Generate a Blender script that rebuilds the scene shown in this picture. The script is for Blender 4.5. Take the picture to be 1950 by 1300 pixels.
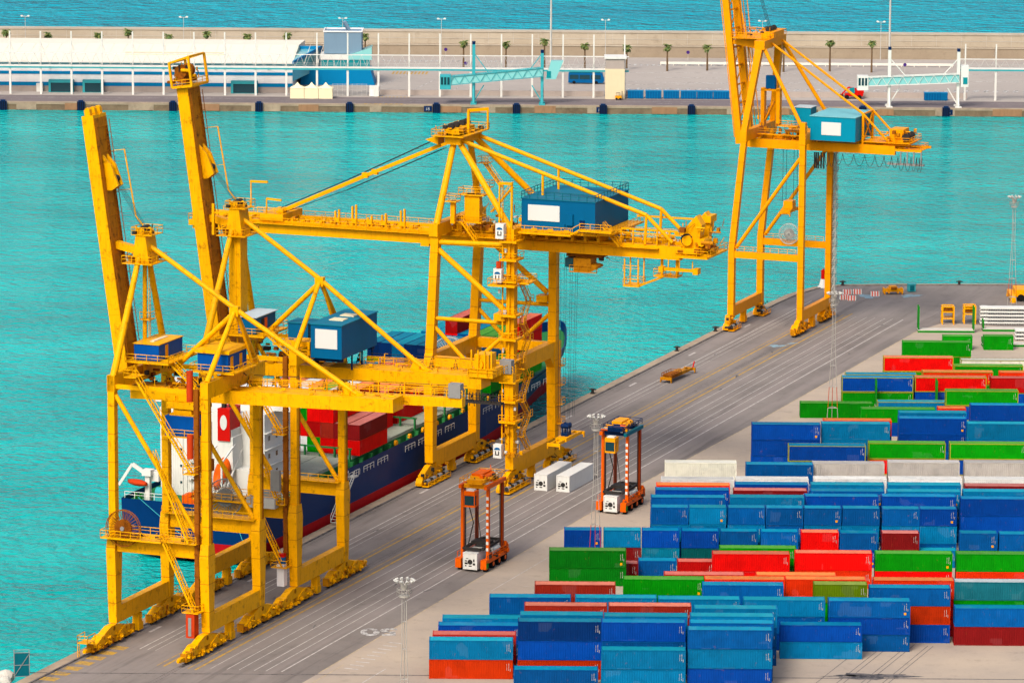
import bpy, math, random
from mathutils import Vector, Matrix
random.seed(7)
R = math.radians
for o in list(bpy.data.objects): bpy.data.objects.remove(o)
SC = bpy.context.scene
COL = SC.collection

# ------------------------------------------------------------------ camera, sky, sun, exposure
cd = bpy.data.cameras.new('Camera'); cam = bpy.data.objects.new('Camera', cd); COL.objects.link(cam)
cd.sensor_width = 36; cd.lens = 156.68; cd.clip_start = 5; cd.clip_end = 30000
cam.matrix_world = Matrix.Translation((0, 0, 164.214)) @ Matrix.Rotation(math.pi/2 - 0.178626, 4, 'X') @ Matrix.Rotation(0.0052087, 4, 'Z')
SC.camera = cam
SUN_EL, SUN_AZ = R(46), R(206)          # azimuth clockwise from +Y (north)
wd = bpy.data.worlds.new('World'); SC.world = wd; wd.use_nodes = True
nt = wd.node_tree; bg = nt.nodes['Background']
sk = nt.nodes.new('ShaderNodeTexSky'); sk.sky_type = 'NISHITA'; sk.sun_disc = False
sk.sun_elevation = SUN_EL; sk.sun_rotation = SUN_AZ; sk.air_density = 1.0; sk.dust_density = 6.0; sk.ozone_density = 0.6
nt.links.new(sk.outputs[0], bg.inputs[0]); bg.inputs[1].default_value = 0.13
sl = bpy.data.lights.new('Sun', 'SUN'); sl.energy = 1.5; sl.angle = R(18); sl.color = (1.0, 0.95, 0.87)
so = bpy.data.objects.new('Sun', sl); COL.objects.link(so)
sd = Vector((math.sin(SUN_AZ)*math.cos(SUN_EL), math.cos(SUN_AZ)*math.cos(SUN_EL), math.sin(SUN_EL)))
so.rotation_euler = sd.to_track_quat('Z', 'Y').to_euler()
SC.view_settings.view_transform = 'Standard'; SC.view_settings.look = 'None'
SC.view_settings.exposure = 0.75; SC.view_settings.gamma = 1.0

# ------------------------------------------------------------------ materials
def srgb(r, g, b):
    f = lambda c: (c/12.92 if c <= 0.04045 else ((c+0.055)/1.055)**2.4)
    return (f(r/255), f(g/255), f(b/255), 1)
KV, KH = 1.30, 1.72      # light on upright and on level surfaces at this exposure: paints are chosen for the colour they show
def alb(c, k): return tuple(min(.9, x/k) for x in c[:3])+(1,)
def newmat(name):
    m = bpy.data.materials.new(name); m.use_nodes = True
    return m, m.node_tree, m.node_tree.nodes['Principled BSDF']
def N_(t, ty, **kw):
    n = t.nodes.new(ty)
    for k, v in kw.items():
        if k in n.inputs: n.inputs[k].default_value = v
        else: setattr(n, k, v)
    return n
def mixc(t, fac, a, b, mode='MIX'):
    n = t.nodes.new('ShaderNodeMix'); n.data_type = 'RGBA'; n.blend_type = mode
    for i, v in ((0, fac), (6, a), (7, b)):
        if hasattr(v, 'is_output') or isinstance(v, bpy.types.NodeSocket): t.links.new(v, n.inputs[i])
        else: n.inputs[i].default_value = v
    return n.outputs[2]
def coords(t, scale=(1,1,1), kind='Object'):
    tc = t.nodes.new('ShaderNodeTexCoord'); mp = t.nodes.new('ShaderNodeMapping'); mp.inputs['Scale'].default_value = scale
    t.links.new(tc.outputs[kind], mp.inputs[0]); return mp.outputs[0]
def noise(t, vec, scale, detail=4, rough=.6, lo=.4, hi=.6):
    n = N_(t, 'ShaderNodeTexNoise', Scale=scale, Detail=detail, Roughness=rough); t.links.new(vec, n.inputs['Vector'])
    r = N_(t, 'ShaderNodeMapRange'); r.inputs[1].default_value = lo; r.inputs[2].default_value = hi
    t.links.new(n.outputs[0], r.inputs[0]); return r.outputs[0]
def math_(t, op, a, b):
    n = N_(t, 'ShaderNodeMath', operation=op)
    for i, v in ((0, a), (1, b)):
        if isinstance(v, bpy.types.NodeSocket): t.links.new(v, n.inputs[i])
        else: n.inputs[i].default_value = v
    return n.outputs[0]
def paint(name, col, rough=.45, dirt=.25, rust=.0, rustcol=(70, 35, 12), metal=0.0, spec=.07):
    m, t, p = newmat(name); col = alb(col, KV)
    v = coords(t)
    c = mixc(t, math_(t, 'MULTIPLY', noise(t, v, .35, 5, .6, .35, .7), dirt), col, tuple(x*.72 for x in col[:3])+(1,))
    vs = coords(t, (1.6, 1.6, .22))
    c = mixc(t, math_(t, 'MULTIPLY', noise(t, vs, 1.1, 5, .65, .52, .72), dirt*.8), c, tuple(x*.55 for x in col[:3])+(1,))
    if rust:
        c = mixc(t, math_(t, 'MULTIPLY', noise(t, v, .8, 7, .72, .55, .68), rust), c, alb(srgb(*rustcol), 1.2))
        c = mixc(t, math_(t, 'MULTIPLY', noise(t, vs, 2.3, 6, .7, .57, .72), rust), c, alb(srgb(*rustcol), 1.2))
    t.links.new(c, p.inputs['Base Color'])
    p.inputs['Roughness'].default_value = rough; p.inputs['Metallic'].default_value = metal
    p.inputs['Specular IOR Level'].default_value = spec
    return m
def container_mat(name, rusty, rough, rib=True):
    m, t, p = newmat(name)
    oi = t.nodes.new('ShaderNodeObjectInfo')
    tc = t.nodes.new('ShaderNodeTexCoord'); ad = N_(t, 'ShaderNodeVectorMath', operation='ADD')
    sc = N_(t, 'ShaderNodeVectorMath', operation='SCALE'); sc.inputs[3].default_value = 97.0
    cm = N_(t, 'ShaderNodeCombineXYZ'); t.links.new(oi.outputs['Random'], cm.inputs[0]); t.links.new(oi.outputs['Random'], cm.inputs[1])
    t.links.new(cm.outputs[0], sc.inputs[0]); t.links.new(tc.outputs['Object'], ad.inputs[0]); t.links.new(sc.outputs[0], ad.inputs[1])
    v = ad.outputs[0]
    hs = N_(t, 'ShaderNodeHueSaturation'); t.links.new(oi.outputs['Color'], hs.inputs['Color'])
    vv = N_(t, 'ShaderNodeMapRange'); vv.inputs[3].default_value = .76; vv.inputs[4].default_value = 1.12
    t.links.new(oi.outputs['Random'], vv.inputs[0]); t.links.new(vv.outputs[0], hs.inputs['Value'])
    c = hs.outputs[0]
    c = mixc(t, math_(t, 'MULTIPLY', noise(t, v, .55, 5, .6, .42, .75), .35), c, (.45, .45, .45, 1), 'MULTIPLY')
    mp = t.nodes.new('ShaderNodeMapping'); mp.inputs['Scale'].default_value = (1.5, 1.5, .18); t.links.new(v, mp.inputs[0])
    c = mixc(t, math_(t, 'MULTIPLY', noise(t, mp.outputs[0], 1.6, 6, .7, .56, .74), .45), c, (.5, .47, .45, 1), 'MULTIPLY')
    vo = N_(t, 'ShaderNodeTexVoronoi', distance='CHEBYCHEV', Scale=.55, Randomness=.8); t.links.new(v, vo.inputs['Vector'])
    sp = t.nodes.new('ShaderNodeSeparateColor'); t.links.new(vo.outputs['Color'], sp.inputs[0])     # repainted panels
    c = mixc(t, math_(t, 'MULTIPLY', math_(t, 'GREATER_THAN', sp.outputs[0], .86), .22), c, (.6, .64, .68, 1), 'MULTIPLY')
    c = mixc(t, math_(t, 'MULTIPLY', math_(t, 'GREATER_THAN', sp.outputs[1], .93), .02), c, (.55, .58, .6, 1))
    c = mixc(t, math_(t, 'MULTIPLY', noise(t, v, 1.3, 7, .75, .62, .71), rusty), c, srgb(120, 62, 28))
    t.links.new(c, p.inputs['Base Color']); p.inputs['Roughness'].default_value = rough; p.inputs['Specular IOR Level'].default_value = .06
    return m
M = {}
def P(k, rgb, **kw): M[k] = paint(k, srgb(*rgb), **kw)
P('yellowA', (250,178,0), rough=.42, dirt=.45, rust=.6)
P('yellowB', (248,174,0), rough=.42, dirt=.45, rust=.55)
P('yellowC', (248,172,0), rough=.40, dirt=.45, rust=.26)
P('yellowD', (250,160,0), rough=.40, dirt=.4, rust=.16)
P('rusty', (150,84,14), rough=.7, dirt=.5, rust=.8)
P('dkmetal', (52,50,48), rough=.6, rust=.2)
P('rope', (48,58,62), rough=.6)
P('greymetal', (140,140,138), rough=.45, rust=.15)
P('galv', (196,196,190), rough=.5, dirt=.3)
P('mastgrey', (176,172,164), rough=.5, dirt=.3)
P('white', (226,226,220), rough=.4, dirt=.25)
P('whitepanel', (214,215,212), rough=.5, dirt=.06)
P('houseblue', (0,92,138), rough=.45, dirt=.25)
P('houseblueA', (0,78,160), rough=.45, dirt=.25)
P('housecyan', (0,136,166), rough=.45, dirt=.3)
P('housecyanroof', (120,190,200), rough=.5, dirt=.35)
P('roofblue', (10,112,140), rough=.5, dirt=.3)
P('roofwhite', (190,205,210), rough=.5, dirt=.4)
P('orange', (232,96,6), rough=.42, dirt=.3, rust=.25)
P('carrieryellow', (240,160,10), rough=.45, dirt=.3)
P('red', (205,18,10), rough=.45, dirt=.3)
P('redfade', (196,62,22), rough=.55, dirt=.4, rust=.3)
P('hullblue', (0,50,104), rough=.38, dirt=.3, rust=.05)
P('hullred', (186,14,24), rough=.5, dirt=.5, rust=.2)
P('shipgreen', (44,122,66), rough=.6, dirt=.45, rust=.25)
P('hatch', (158,166,150), rough=.7, dirt=.6, rust=.3)
P('tyre', (24,24,26), rough=.85, dirt=.2)
P('teal', (60,166,176), rough=.45, dirt=.25)
P('tealdark', (8,98,112), rough=.35, dirt=.2)
P('navy', (6,40,84), rough=.35, dirt=.2)
P('skipblue', (0,92,150), rough=.5, dirt=.3)
P('bldwhite', (232,228,216), rough=.6, dirt=.12)
P('bldgrey', (236,234,234), rough=.6, dirt=.15)
P('bldbeige', (176,164,156), rough=.7, dirt=.2)
P('bldstripe', (0,124,178), rough=.5, dirt=.15)
P('slate', (118,146,168), rough=.55, dirt=.2)
P('cream', (226,212,176), rough=.6, dirt=.15)
P('tent', (240,228,190), rough=.7, dirt=.08)
P('boomgrime', (196,124,8), rough=.6, dirt=.6, rust=1.0)
P('palered', (222,92,78), rough=.6)
P('wallpatch', (160,122,92), rough=.9, dirt=.6)
P('darkyellow', (196,128,10), rough=.5, dirt=.5, rust=.6)
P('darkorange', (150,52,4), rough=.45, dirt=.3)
P('roofsheet', (238,230,212), rough=.55, dirt=.12)
P('purple', (70,40,120), rough=.5)
P('green', (22,128,30), rough=.5, dirt=.35, rust=.15)
P('grass', (70,110,50), rough=.9)
P('concretewhite', (205,200,190), rough=.9, dirt=.4)
def glassy(k, rgb):
    m, t, p = newmat(k); p.inputs['Base Color'].default_value = srgb(*rgb); p.inputs['Roughness'].default_value = .12; M[k] = m
glassy('glass', (16,52,62)); glassy('tealglass', (8,120,128)); glassy('skyglass', (120,180,180))
M['cbody'] = container_mat('cbody', .55, .5); M['croof'] = container_mat('croof', .75, .55)
def ground(name, col, col2, stain, scale=.05, lanes=False):
    m, t, p = newmat(name); v = coords(t)
    H = lambda q: alb(srgb(*q), KH)
    c = mixc(t, noise(t, v, scale, 8, .65, .35, .68), H(col), H(col2))
    c = mixc(t, math_(t, 'MULTIPLY', noise(t, v, .35, 8, .75, .54, .75), .55), c, H(stain))
    c = mixc(t, math_(t, 'MULTIPLY', noise(t, v, 2.2, 5, .7, .55, .8), .35), c, H(stain))
    if lanes:     # wheel-worn bands running along the quay
        mp = t.nodes.new('ShaderNodeMapping'); tc = t.nodes.new('ShaderNodeTexCoord'); mp.vector_type = 'TEXTURE'
        mp.inputs['Rotation'].default_value = (0, 0, -0.3696); mp.inputs['Scale'].default_value = (4.2, 90, 1); t.links.new(tc.outputs['Object'], mp.inputs[0])
        c = mixc(t, math_(t, 'MULTIPLY', noise(t, mp.outputs[0], 1.0, 6, .6, .45, .62), .5), c, H((170,158,152)))
        c = mixc(t, math_(t, 'MULTIPLY', noise(t, mp.outputs[0], 2.3, 6, .7, .54, .7), .5), c, H((92,84,82)))
    t.links.new(c, p.inputs['Base Color']); p.inputs['Roughness'].default_value = .9; p.inputs['Specular IOR Level'].default_value = .25
    b = N_(t, 'ShaderNodeBump', Strength=.15, Distance=.03); n = N_(t, 'ShaderNodeTexNoise', Scale=6, Detail=6); t.links.new(v, n.inputs['Vector'])
    t.links.new(n.outputs[0], b.inputs['Height']); t.links.new(b.outputs[0], p.inputs['Normal'])
    M[name] = m
ground('asphalt', (156,147,140), (128,120,115), (96,89,85), .035, True)
ground('concrete', (208,190,168), (184,170,156), (140,128,114), .05)
ground('cope', (196,176,150), (160,142,122), (104,90,76), .2)
ground('quaywall', (150,130,104), (118,98,78), (60,50,42), .3)
ground('pierfloor', (198,189,180), (182,173,165), (150,142,136), .02)
ground('pierroad', (140,128,128), (124,114,116), (100,92,92), .03)
ground('seawall', (214,202,182), (196,182,160), (150,136,116), .06)
ground('lowwall', (186,170,146), (168,150,128), (130,114,96), .06)
def lines(name, col, wear=.75):
    m, t, p = newmat(name); v = coords(t)
    c = mixc(t, noise(t, v, .8, 8, .8, .42, .42+.35*wear), alb(srgb(*col), KH), alb(srgb(120,113,110), KH))
    t.links.new(c, p.inputs['Base Color']); p.inputs['Roughness'].default_value = .85; M[name] = m
lines('linewhite', (222,214,206), 1.0); lines('lineyellow', (222,172,24)); lines('linecream', (214,190,150), .9); lines('linepure', (240,238,232), .4)
lines('darkline', (58,52,50), .3); lines('rail', (84,74,66), .4); lines('bluestain', (150,190,205), .9); lines('oil', (30,34,44), .4)
def water(name, deep, light, sx, bumpd, rough):
    m, t, p = newmat(name)
    tc = t.nodes.new('ShaderNodeTexCoord')
    def mp(s):
        q = t.nodes.new('ShaderNodeMapping'); q.inputs['Scale'].default_value = s; t.links.new(tc.outputs['Object'], q.inputs[0]); return q.outputs[0]
    c = mixc(t, noise(t, mp((.010*sx, .016*sx, 1)), 1.0, 7, .68, .38, .66), alb(srgb(*deep), 1.55), alb(srgb(*light), 1.55))
    t.links.new(c, p.inputs['Base Color']); p.inputs['Roughness'].default_value = rough; p.inputs['IOR'].default_value = 1.33
    p.inputs['Specular IOR Level'].default_value = .10
    n1 = N_(t, 'ShaderNodeTexNoise', Scale=1.0, Detail=2.5, Roughness=.55); t.links.new(mp((.42*sx, .44*sx, 1)), n1.inputs['Vector'])
    n2 = N_(t, 'ShaderNodeTexNoise', Scale=1.0, Detail=4, Roughness=.6); t.links.new(mp((.09*sx, .12*sx, 1)), n2.inputs['Vector'])
    s = math_(t, 'ADD', n1.outputs[0], math_(t, 'MULTIPLY', n2.outputs[0], 1.6))
    b = N_(t, 'ShaderNodeBump', Strength=1.0, Distance=bumpd); t.links.new(s, b.inputs['Height']); t.links.new(b.outputs[0], p.inputs['Normal'])
    M[name] = m
water('harbourwater', (0,168,167), (6,200,196), 1.15, 1.2, .10)
water('seawater', (0,162,186), (0,188,206), .5, 3.2, .14)
def palmleaf():
    m, t, p = newmat('palmleaf'); v = coords(t)
    c = mixc(t, noise(t, v, 1.4, 3, .6, .4, .6), srgb(52,86,34), srgb(104,108,48)); t.links.new(c, p.inputs['Base Color']); p.inputs['Roughness'].default_value = .7; M['palmleaf'] = m
palmleaf()
P('palmtrunk', (110,88,64), rough=.95, dirt=.5)

# ------------------------------------------------------------------ mesh helpers
def V3(*a): return Vector(a)
class MB:
    def __init__(s): s.v = []; s.f = []; s.m = []; s.sm = []
    def quad(s, pts, m=0):
        i = len(s.v); s.v += [tuple(p) for p in pts]; s.f.append(tuple(range(i, i+len(pts)))); s.m.append(m); s.sm.append(False)
    def hexa(s, c, m=0):      # 8 corners: bottom ring 0-3, top ring 4-7
        i = len(s.v); s.v += [tuple(p) for p in c]
        for q in ((3,2,1,0), (4,5,6,7), (0,1,5,4), (1,2,6,5), (2,3,7,6), (3,0,4,7)):
            s.f.append(tuple(i+k for k in q)); s.m.append(m); s.sm.append(False)
    def box(s, x0, x1, y0, y1, z0, z1, m=0):
        s.hexa([(x0,y0,z0),(x1,y0,z0),(x1,y1,z0),(x0,y1,z0),(x0,y0,z1),(x1,y0,z1),(x1,y1,z1),(x0,y1,z1)], m); return s
    def beam(s, p, q, w, h, m=0, w2=None, h2=None, up=(0,0,1)):   # w sideways, h in the up direction
        p, q = Vector(p), Vector(q); d = (q-p).normalized(); u = Vector(up)
        if abs(d.dot(u)) > .97: u = Vector((0,1,0))
        sd = d.cross(u).normalized(); u = sd.cross(d).normalized()
        w2 = w if w2 is None else w2; h2 = h if h2 is None else h2
        a = lambda c, W, H: [c-sd*W/2-u*H/2, c+sd*W/2-u*H/2, c+sd*W/2+u*H/2, c-sd*W/2+u*H/2]
        s.hexa(a(p, w, h)+a(q, w2, h2), m); return s
    def tube(s, p, q, r, m=0, n=8, r2=None, cap=True):
        p, q = Vector(p), Vector(q); d = (q-p).normalized(); u = Vector((0,0,1)) if abs(d.z) < .9 else Vector((0,1,0))
        a = d.cross(u).normalized(); b = d.cross(a); r2 = r if r2 is None else r2; i = len(s.v)
        for c, rr in ((p, r), (q, r2)):
            for k in range(n):
                t = 2*math.pi*k/n; s.v.append(tuple(c+a*(rr*math.cos(t))+b*(rr*math.sin(t))))
        for k in range(n):
            s.f.append((i+k, i+(k+1)%n, i+n+(k+1)%n, i+n+k)); s.m.append(m); s.sm.append(n > 6)
        if cap:
            j = len(s.v); s.v += s.v[i:i+2*n]
            s.f.append(tuple(j+k for k in reversed(range(n)))); s.f.append(tuple(j+n+k for k in range(n))); s.m += [m, m]; s.sm += [False, False]
        return s
    def path(s, pts, r, m=0, n=6):
        for a, b in zip(pts, pts[1:]): s.tube(a, b, r, m, n)
        return s
    def prism(s, poly, axis, a, b, m=0):   # polygon in the two other axes, extruded along axis from a to b
        def pt(c, t):
            return {'x': (t, c[0], c[1]), 'y': (c[0], t, c[1]), 'z': (c[0], c[1], t)}[axis]
        n = len(poly); i = len(s.v); s.v += [pt(c, a) for c in poly]+[pt(c, b) for c in poly]
        s.f.append(tuple(i+k for k in reversed(range(n)))); s.f.append(tuple(i+n+k for k in range(n)))
        for k in range(n): s.f.append((i+k, i+(k+1)%n, i+n+(k+1)%n, i+n+k))
        s.m += [m]*(n+2); s.sm += [False]*(n+2); return s
    def rail(s, pts, h=1.1, sp=1.8, r=.045, m=0, kick=True):
        pts = [Vector(p) for p in pts]; up = Vector((0,0,h))
        for a, b in zip(pts, pts[1:]):
            L = (b-a).length; n = max(1, round(L/sp))
            s.beam(a+up, b+up, 2*r, 2*r, m); s.beam(a+up*.55, b+up*.55, 1.5*r, 1.5*r, m)
            for k in range(n+1):
                c = a.lerp(b, k/n); s.beam(c, c+up, 1.8*r, 1.8*r, m)
        return s
    def deck(s, x0, x1, y0, y1, z, t=.12, m=0, rails='xXyY', h=1.1, rm=None):
        s.box(x0, x1, y0, y1, z-t, z, m); rm = m if rm is None else rm
        if 'y' in rails: s.rail([(x0,y0,z),(x1,y0,z)], h, m=rm)
        if 'Y' in rails: s.rail([(x0,y1,z),(x1,y1,z)], h, m=rm)
        if 'x' in rails: s.rail([(x0,y0,z),(x0,y1,z)], h, m=rm)
        if 'X' in rails: s.rail([(x1,y0,z),(x1,y1,z)], h, m=rm)
        return s
    def stairs(s, p, q, w=.9, m=0, side=(0,1,0)):
        p, q = Vector(p), Vector(q); sd = Vector(side)*w/2; n = max(3, int(abs(q.z-p.z)/.35))
        for k in (-1, 1):
            s.beam(p+sd*k, q+sd*k, .09, .28, m)
            s.beam(p+sd*k+Vector((0,0,1)), q+sd*k+Vector((0,0,1)), .08, .08, m)
            for j in range(0, n+1, 4):
                c = p.lerp(q, j/n)+sd*k; s.beam(c, c+Vector((0,0,1)), .07, .07, m)
        for j in range(n+1):
            c = p.lerp(q, j/n); d = Vector((q.x-p.x, q.y-p.y, 0)).normalized()*.12
            s.beam(c-sd, c+sd, .24, .05, m)
        return s
    def ladder(s, p, q, w=.55, m=0, side=(0,1,0), cage=True):
        p, q = Vector(p), Vector(q); sd = Vector(side)*w/2; n = max(3, int((q-p).length/.6))
        for k in (-1, 1): s.beam(p+sd*k, q+sd*k, .09, .09, m)
        for j in range(n+1):
            c = p.lerp(q, j/n); s.beam(c-sd, c+sd, .07, .07, m)
        return s
    def split(s):
        # far-apart pieces become parts of their own
        n = len(s.v); par = list(range(n))
        def find(a):
            while par[a] != a: par[a] = par[par[a]]; a = par[a]
            return a
        for f in s.f:
            a = find(f[0])
            for q in f[1:]: par[find(q)] = a
        isl = {}
        for i in range(n): isl.setdefault(find(i), []).append(i)
        ks = list(isl); bx = []
        for k in ks:
            c = [s.v[i] for i in isl[k]]; lo = [min(p[j] for p in c) for j in range(3)]; hi = [max(p[j] for p in c) for j in range(3)]
            bx.append((lo, hi, max(hi[j]-lo[j] for j in range(3))))
        m = len(ks)
        if m < 2 or m > 420: return [s]
        g = list(range(m))
        def fg(a):
            while g[a] != a: g[a] = g[g[a]]; a = g[a]
            return a
        for a in range(m):
            la, ha, sa = bx[a]
            for c in range(a+1, m):
                ra, rc_ = fg(a), fg(c)
                if ra == rc_: continue
                lc, hc, sc_ = bx[c]; lim = max(.02, .42*max(sa, sc_)); d = 0.0
                for j in range(3):
                    t = max(la[j]-hc[j], lc[j]-ha[j], 0); d += t*t
                if d < lim*lim: g[rc_] = ra
        cl = {}
        for a in range(m): cl.setdefault(fg(a), []).append(a)
        if len(cl) < 2: return [s]
        who = {}
        for ci, members in enumerate(cl.values()):
            for a in members:
                for i in isl[ks[a]]: who[i] = ci
        out = [MB() for _ in cl]; idx = {}
        for i in range(n):
            o = out[who[i]]; idx[i] = len(o.v); o.v.append(s.v[i])
        for f, mm, sm in zip(s.f, s.m, s.sm):
            o = out[who[f[0]]]; o.f.append(tuple(idx[q] for q in f)); o.m.append(mm); o.sm.append(sm)
        return out
    def build(s, name, mats, parent=None, shared=None):
        if parent is not None and not shared:
            ps = s.split()
            if len(ps) > 1: return [p.build(name, mats, parent, True) for p in sorted(ps, key=lambda p: -len(p.v))][0]
        me = bpy.data.meshes.new(name); me.from_pydata(s.v, [], s.f)
        for k in (mats if isinstance(mats, (list, tuple)) else [mats]): me.materials.append(M[k])
        me.polygons.foreach_set('material_index', s.m); me.polygons.foreach_set('use_smooth', s.sm); me.update()
        return link(name, me, parent)
def link(name, me, parent=None):
    o = bpy.data.objects.new(name, me); COL.objects.link(o)
    if parent is not None: o.parent = parent
    return o
def thing(name, label, cat, loc=(0,0,0), rz=0, group=None):
    o = bpy.data.objects.new(name, None); COL.objects.link(o); o.empty_display_size = .5
    o.location = loc; o.rotation_euler = (0, 0, rz); return tag(o, label, cat, group)
def tag(o, label, cat, group=None):
    o['label'] = label; o['category'] = cat
    if group: o['group'] = group
    return o
def struct(o): o['kind'] = 'structure'; return o
def copy_tree(o, parent=None):
    c = o.copy(); COL.objects.link(c)
    if parent is not None: c.parent = parent
    for ch in list(o.children): copy_tree(ch, c)
    return c

def clutter(r, name, x0, x1, y0, y1, z0, z1, n, mats, seed, smin=.15, smax=.9, flat=.6):
    # small brackets, boxes, pipes and motors sitting on a platform
    rr = random.Random(seed); b = MB()
    for k in range(n):
        x, y = rr.uniform(x0, x1), rr.uniform(y0, y1); z = z0+(z1-z0)*rr.random()**2; m = rr.randrange(len(mats)); q = rr.random()
        sx, sy, sz = [rr.uniform(smin, smax)*f for f in (1, 1, flat)]
        if q < .5: b.box(x-sx/2, x+sx/2, y-sy/2, y+sy/2, z, z+sz, m)
        elif q < .7: b.tube((x-sx, y, z+sz*.5), (x+sx, y, z+sz*.5), sz*.4, m, 8)
        elif q < .85: b.beam((x, y, z), (x+rr.uniform(-1, 1)*smax, y+rr.uniform(-1, 1)*smax, z+rr.uniform(.3, 1.2)*smax*1.4), .1, .1, m)
        else: b.tube((x, y, z), (x, y, z+sz*1.6), .09, m, 6)
    return b.build(name, mats, r)

# quay frame: w = landward distance axis, u = along the quay away from the viewer
PHI = 0.369594289
NX, NY = math.cos(PHI), -math.sin(PHI)
UX, UY = math.sin(PHI), math.cos(PHI)
def W(w, u, z=0.): return (w*NX+u*UX, w*NY+u*UY, z)
WS = -291.3          # waterside crane rail
GA = 15.4            # rail gauge
WZ = -2.2            # water level
YA = -0.00835        # direction of the container rows
def Yd(x, d, z=0.): c, s_ = math.cos(YA), math.sin(YA); return (x*c-d*s_, x*s_+d*c, z)
PY, PA = 1297.9, -0.0144974   # far pier frame

# ------------------------------------------------------------------ water and ground
def sheet(name, pts, z, mat, parent=None):
    b = MB(); b.quad([(p[0], p[1], z) for p in pts]); return b.build(name, mat, parent)
b = MB(); b.quad([(-900, 300, WZ), (1200, 300, WZ), (1200, 1420, WZ), (-900, 1420, WZ)]); struct(b.build('harbour_water', 'harbourwater'))
b = MB(); b.quad([(-9000, 1420.3, WZ), (9000, 1420.3, WZ), (9000, 22000, WZ), (-9000, 22000, WZ)]); struct(b.build('sea_water', 'seawater'))

edge = [(-294.2, 440), (-294.2, 560), (-294.2, 914), (-293.8, 926), (-291.5, 938), (-286, 944.2), (-276, 949.0), (-249, 960.4), (100, 1108.5)]
def inset(e, d):
    out = []
    for i, p in enumerate(e):
        a = e[max(i-1, 0)]; c = e[min(i+1, len(e)-1)]
        t = Vector((c[0]-a[0], c[1]-a[1])).normalized(); out.append((p[0]+t.y*d, p[1]-t.x*d))
    return out
land = [(300, 1190), (500, 1100), (500, 440)]
b = MB(); b.prism([W(*p)[:2] for p in edge+land], 'z', -14, 0.0); o = b.build('quay_slab', 'quaywall'); struct(o)
def strip(name, e0, e1, z, mat):
    b = MB()
    for i in range(len(e0)-1): b.quad([W(*e0[i], z), W(*e1[i], z), W(*e1[i+1], z), W(*e0[i+1], z)])
    return struct(b.build(name, mat))
i0, i1, i2, i3 = edge, inset(edge, 2.0), inset(edge, 2.35), inset(edge, 60)
bd = [(-255.4, 440), (-255.6, 582), (-256.3, 650), (-256.4, 725), (-255.0, 782), (-254.3, 893), (-252, 905), (-60, 905), (500, 905)]
# apron of asphalt, yard of concrete, cope stones and the low kerb along the edge
b = MB(); ap = [p for p in i2[:-1]]+[(300, 1190), (500, 1100)]+list(reversed(bd))
b.quad([W(*p, .004) for p in ap]); struct(b.build('asphalt_apron', 'asphalt'))
b = MB(); b.quad([W(*p, .004) for p in bd+[(500, 440)]]); struct(b.build('concrete_yard', 'concrete'))
strip('quay_cope', i0, i1, .006, 'cope')
b = MB()
for a0, a1, c0, c1 in zip(i1, i1[1:], i2, i2[1:]):
    b.hexa([W(*a0), W(*c0), W(*c1), W(*a1), W(*a0, .14), W(*c0, .14), W(*c1, .14), W(*a1, .14)])
struct(b.build('quay_kerb', 'darkline'))
def lane(b, w, u0, u1, wd, z=.010, m=0, w1=None):
    w1 = w if w1 is None else w1
    b.quad([W(w-wd/2, u0, z), W(w+wd/2, u0, z), W(w1+wd/2, u1, z), W(w1-wd/2, u1, z)], m)
b = MB()
for w in (-291.3, -275.9):
    for dx in (-.35, .35): lane(b, w+dx, 500, 925, .16, .009, 2)
    lane(b, w, 500, 925, .10, .011, 3)
for w, wd in ((-286.2, .22), (-284.9, .14), (-283.6, .10)):
    lane(b, w, 585, 920, wd, .010, 0)
for w, wd in ((-271.4, .12), (-269.0, .15), (-267.2, .13), (-265.0, .16), (-263.3, .15), (-261.0, .26)):
    lane(b, w, 578.5+(w+271)*.22, 905, wd, .010, 0)
for w in (-278.4, -273.2): lane(b, w, 577, 908, .38, .010, 1)
for w in (-279.5, -274.5): lane(b, w, 577, 906, .16, .010, 1)
for p, q in zip(bd[1:5], bd[2:6]): lane(b, p[0], p[1], q[1], .25, .010, 4, q[0])
for k in range(9):
    lane(b, -289.4, 595+k*36, 599+k*36, .5, .010, 0)
for k in range(7): lane(b, -290.6+.2*k, 563+k*3.4, 565+k*3.4, 2.6, .010, 1)
struct(b.build('lane_markings', ['linewhite', 'lineyellow', 'rail', 'darkline', 'linecream']))
# seams, slot boxes and short marks on the yard concrete
b = MB()
for d, w in ((0, .45),):
    b.quad([Yd(-110, 633.6, .012), Yd(300, 634.2, .012), Yd(300, 634.6, .012), Yd(-110, 634.0, .012)])
for w in (-186.3, -183.5, -182.6, -180.2, -179.4, -177.3, -176.5): lane(b, w, 590, 632, .12, .012)
for k in range(60):
    u = 600+k*5.3+random.uniform(-1.5, 1.5); w = -253.5+random.uniform(0, 9)
    b.quad([Yd(*(lambda p: (p[0], p[1]))(W(w, u)), .011), Yd(*(lambda p: (p[0]+random.uniform(.6, 2.4), p[1]))(W(w, u)), .011), Yd(*(lambda p: (p[0]+random.uniform(.6, 2.4), p[1]+.14))(W(w, u)), .011), Yd(*(lambda p: (p[0], p[1]+.14))(W(w, u)), .011)], 1)
lane(b, -251.2, 640, 682, .14, .012, 1); lane(b, -246.8, 655, 690, .35, .012, 2)
for k in range(9): lane(b, -252.2, 586+k*2.1, 586.4+k*2.1, 2.2, .012, 1)
lane(b, -254.2, 575, 588, .2, .012, 2); lane(b, -247.5, 575, 588, .2, .012, 1)
struct(b.build('yard_markings', ['darkline', 'linewhite', 'linecream']))
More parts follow.
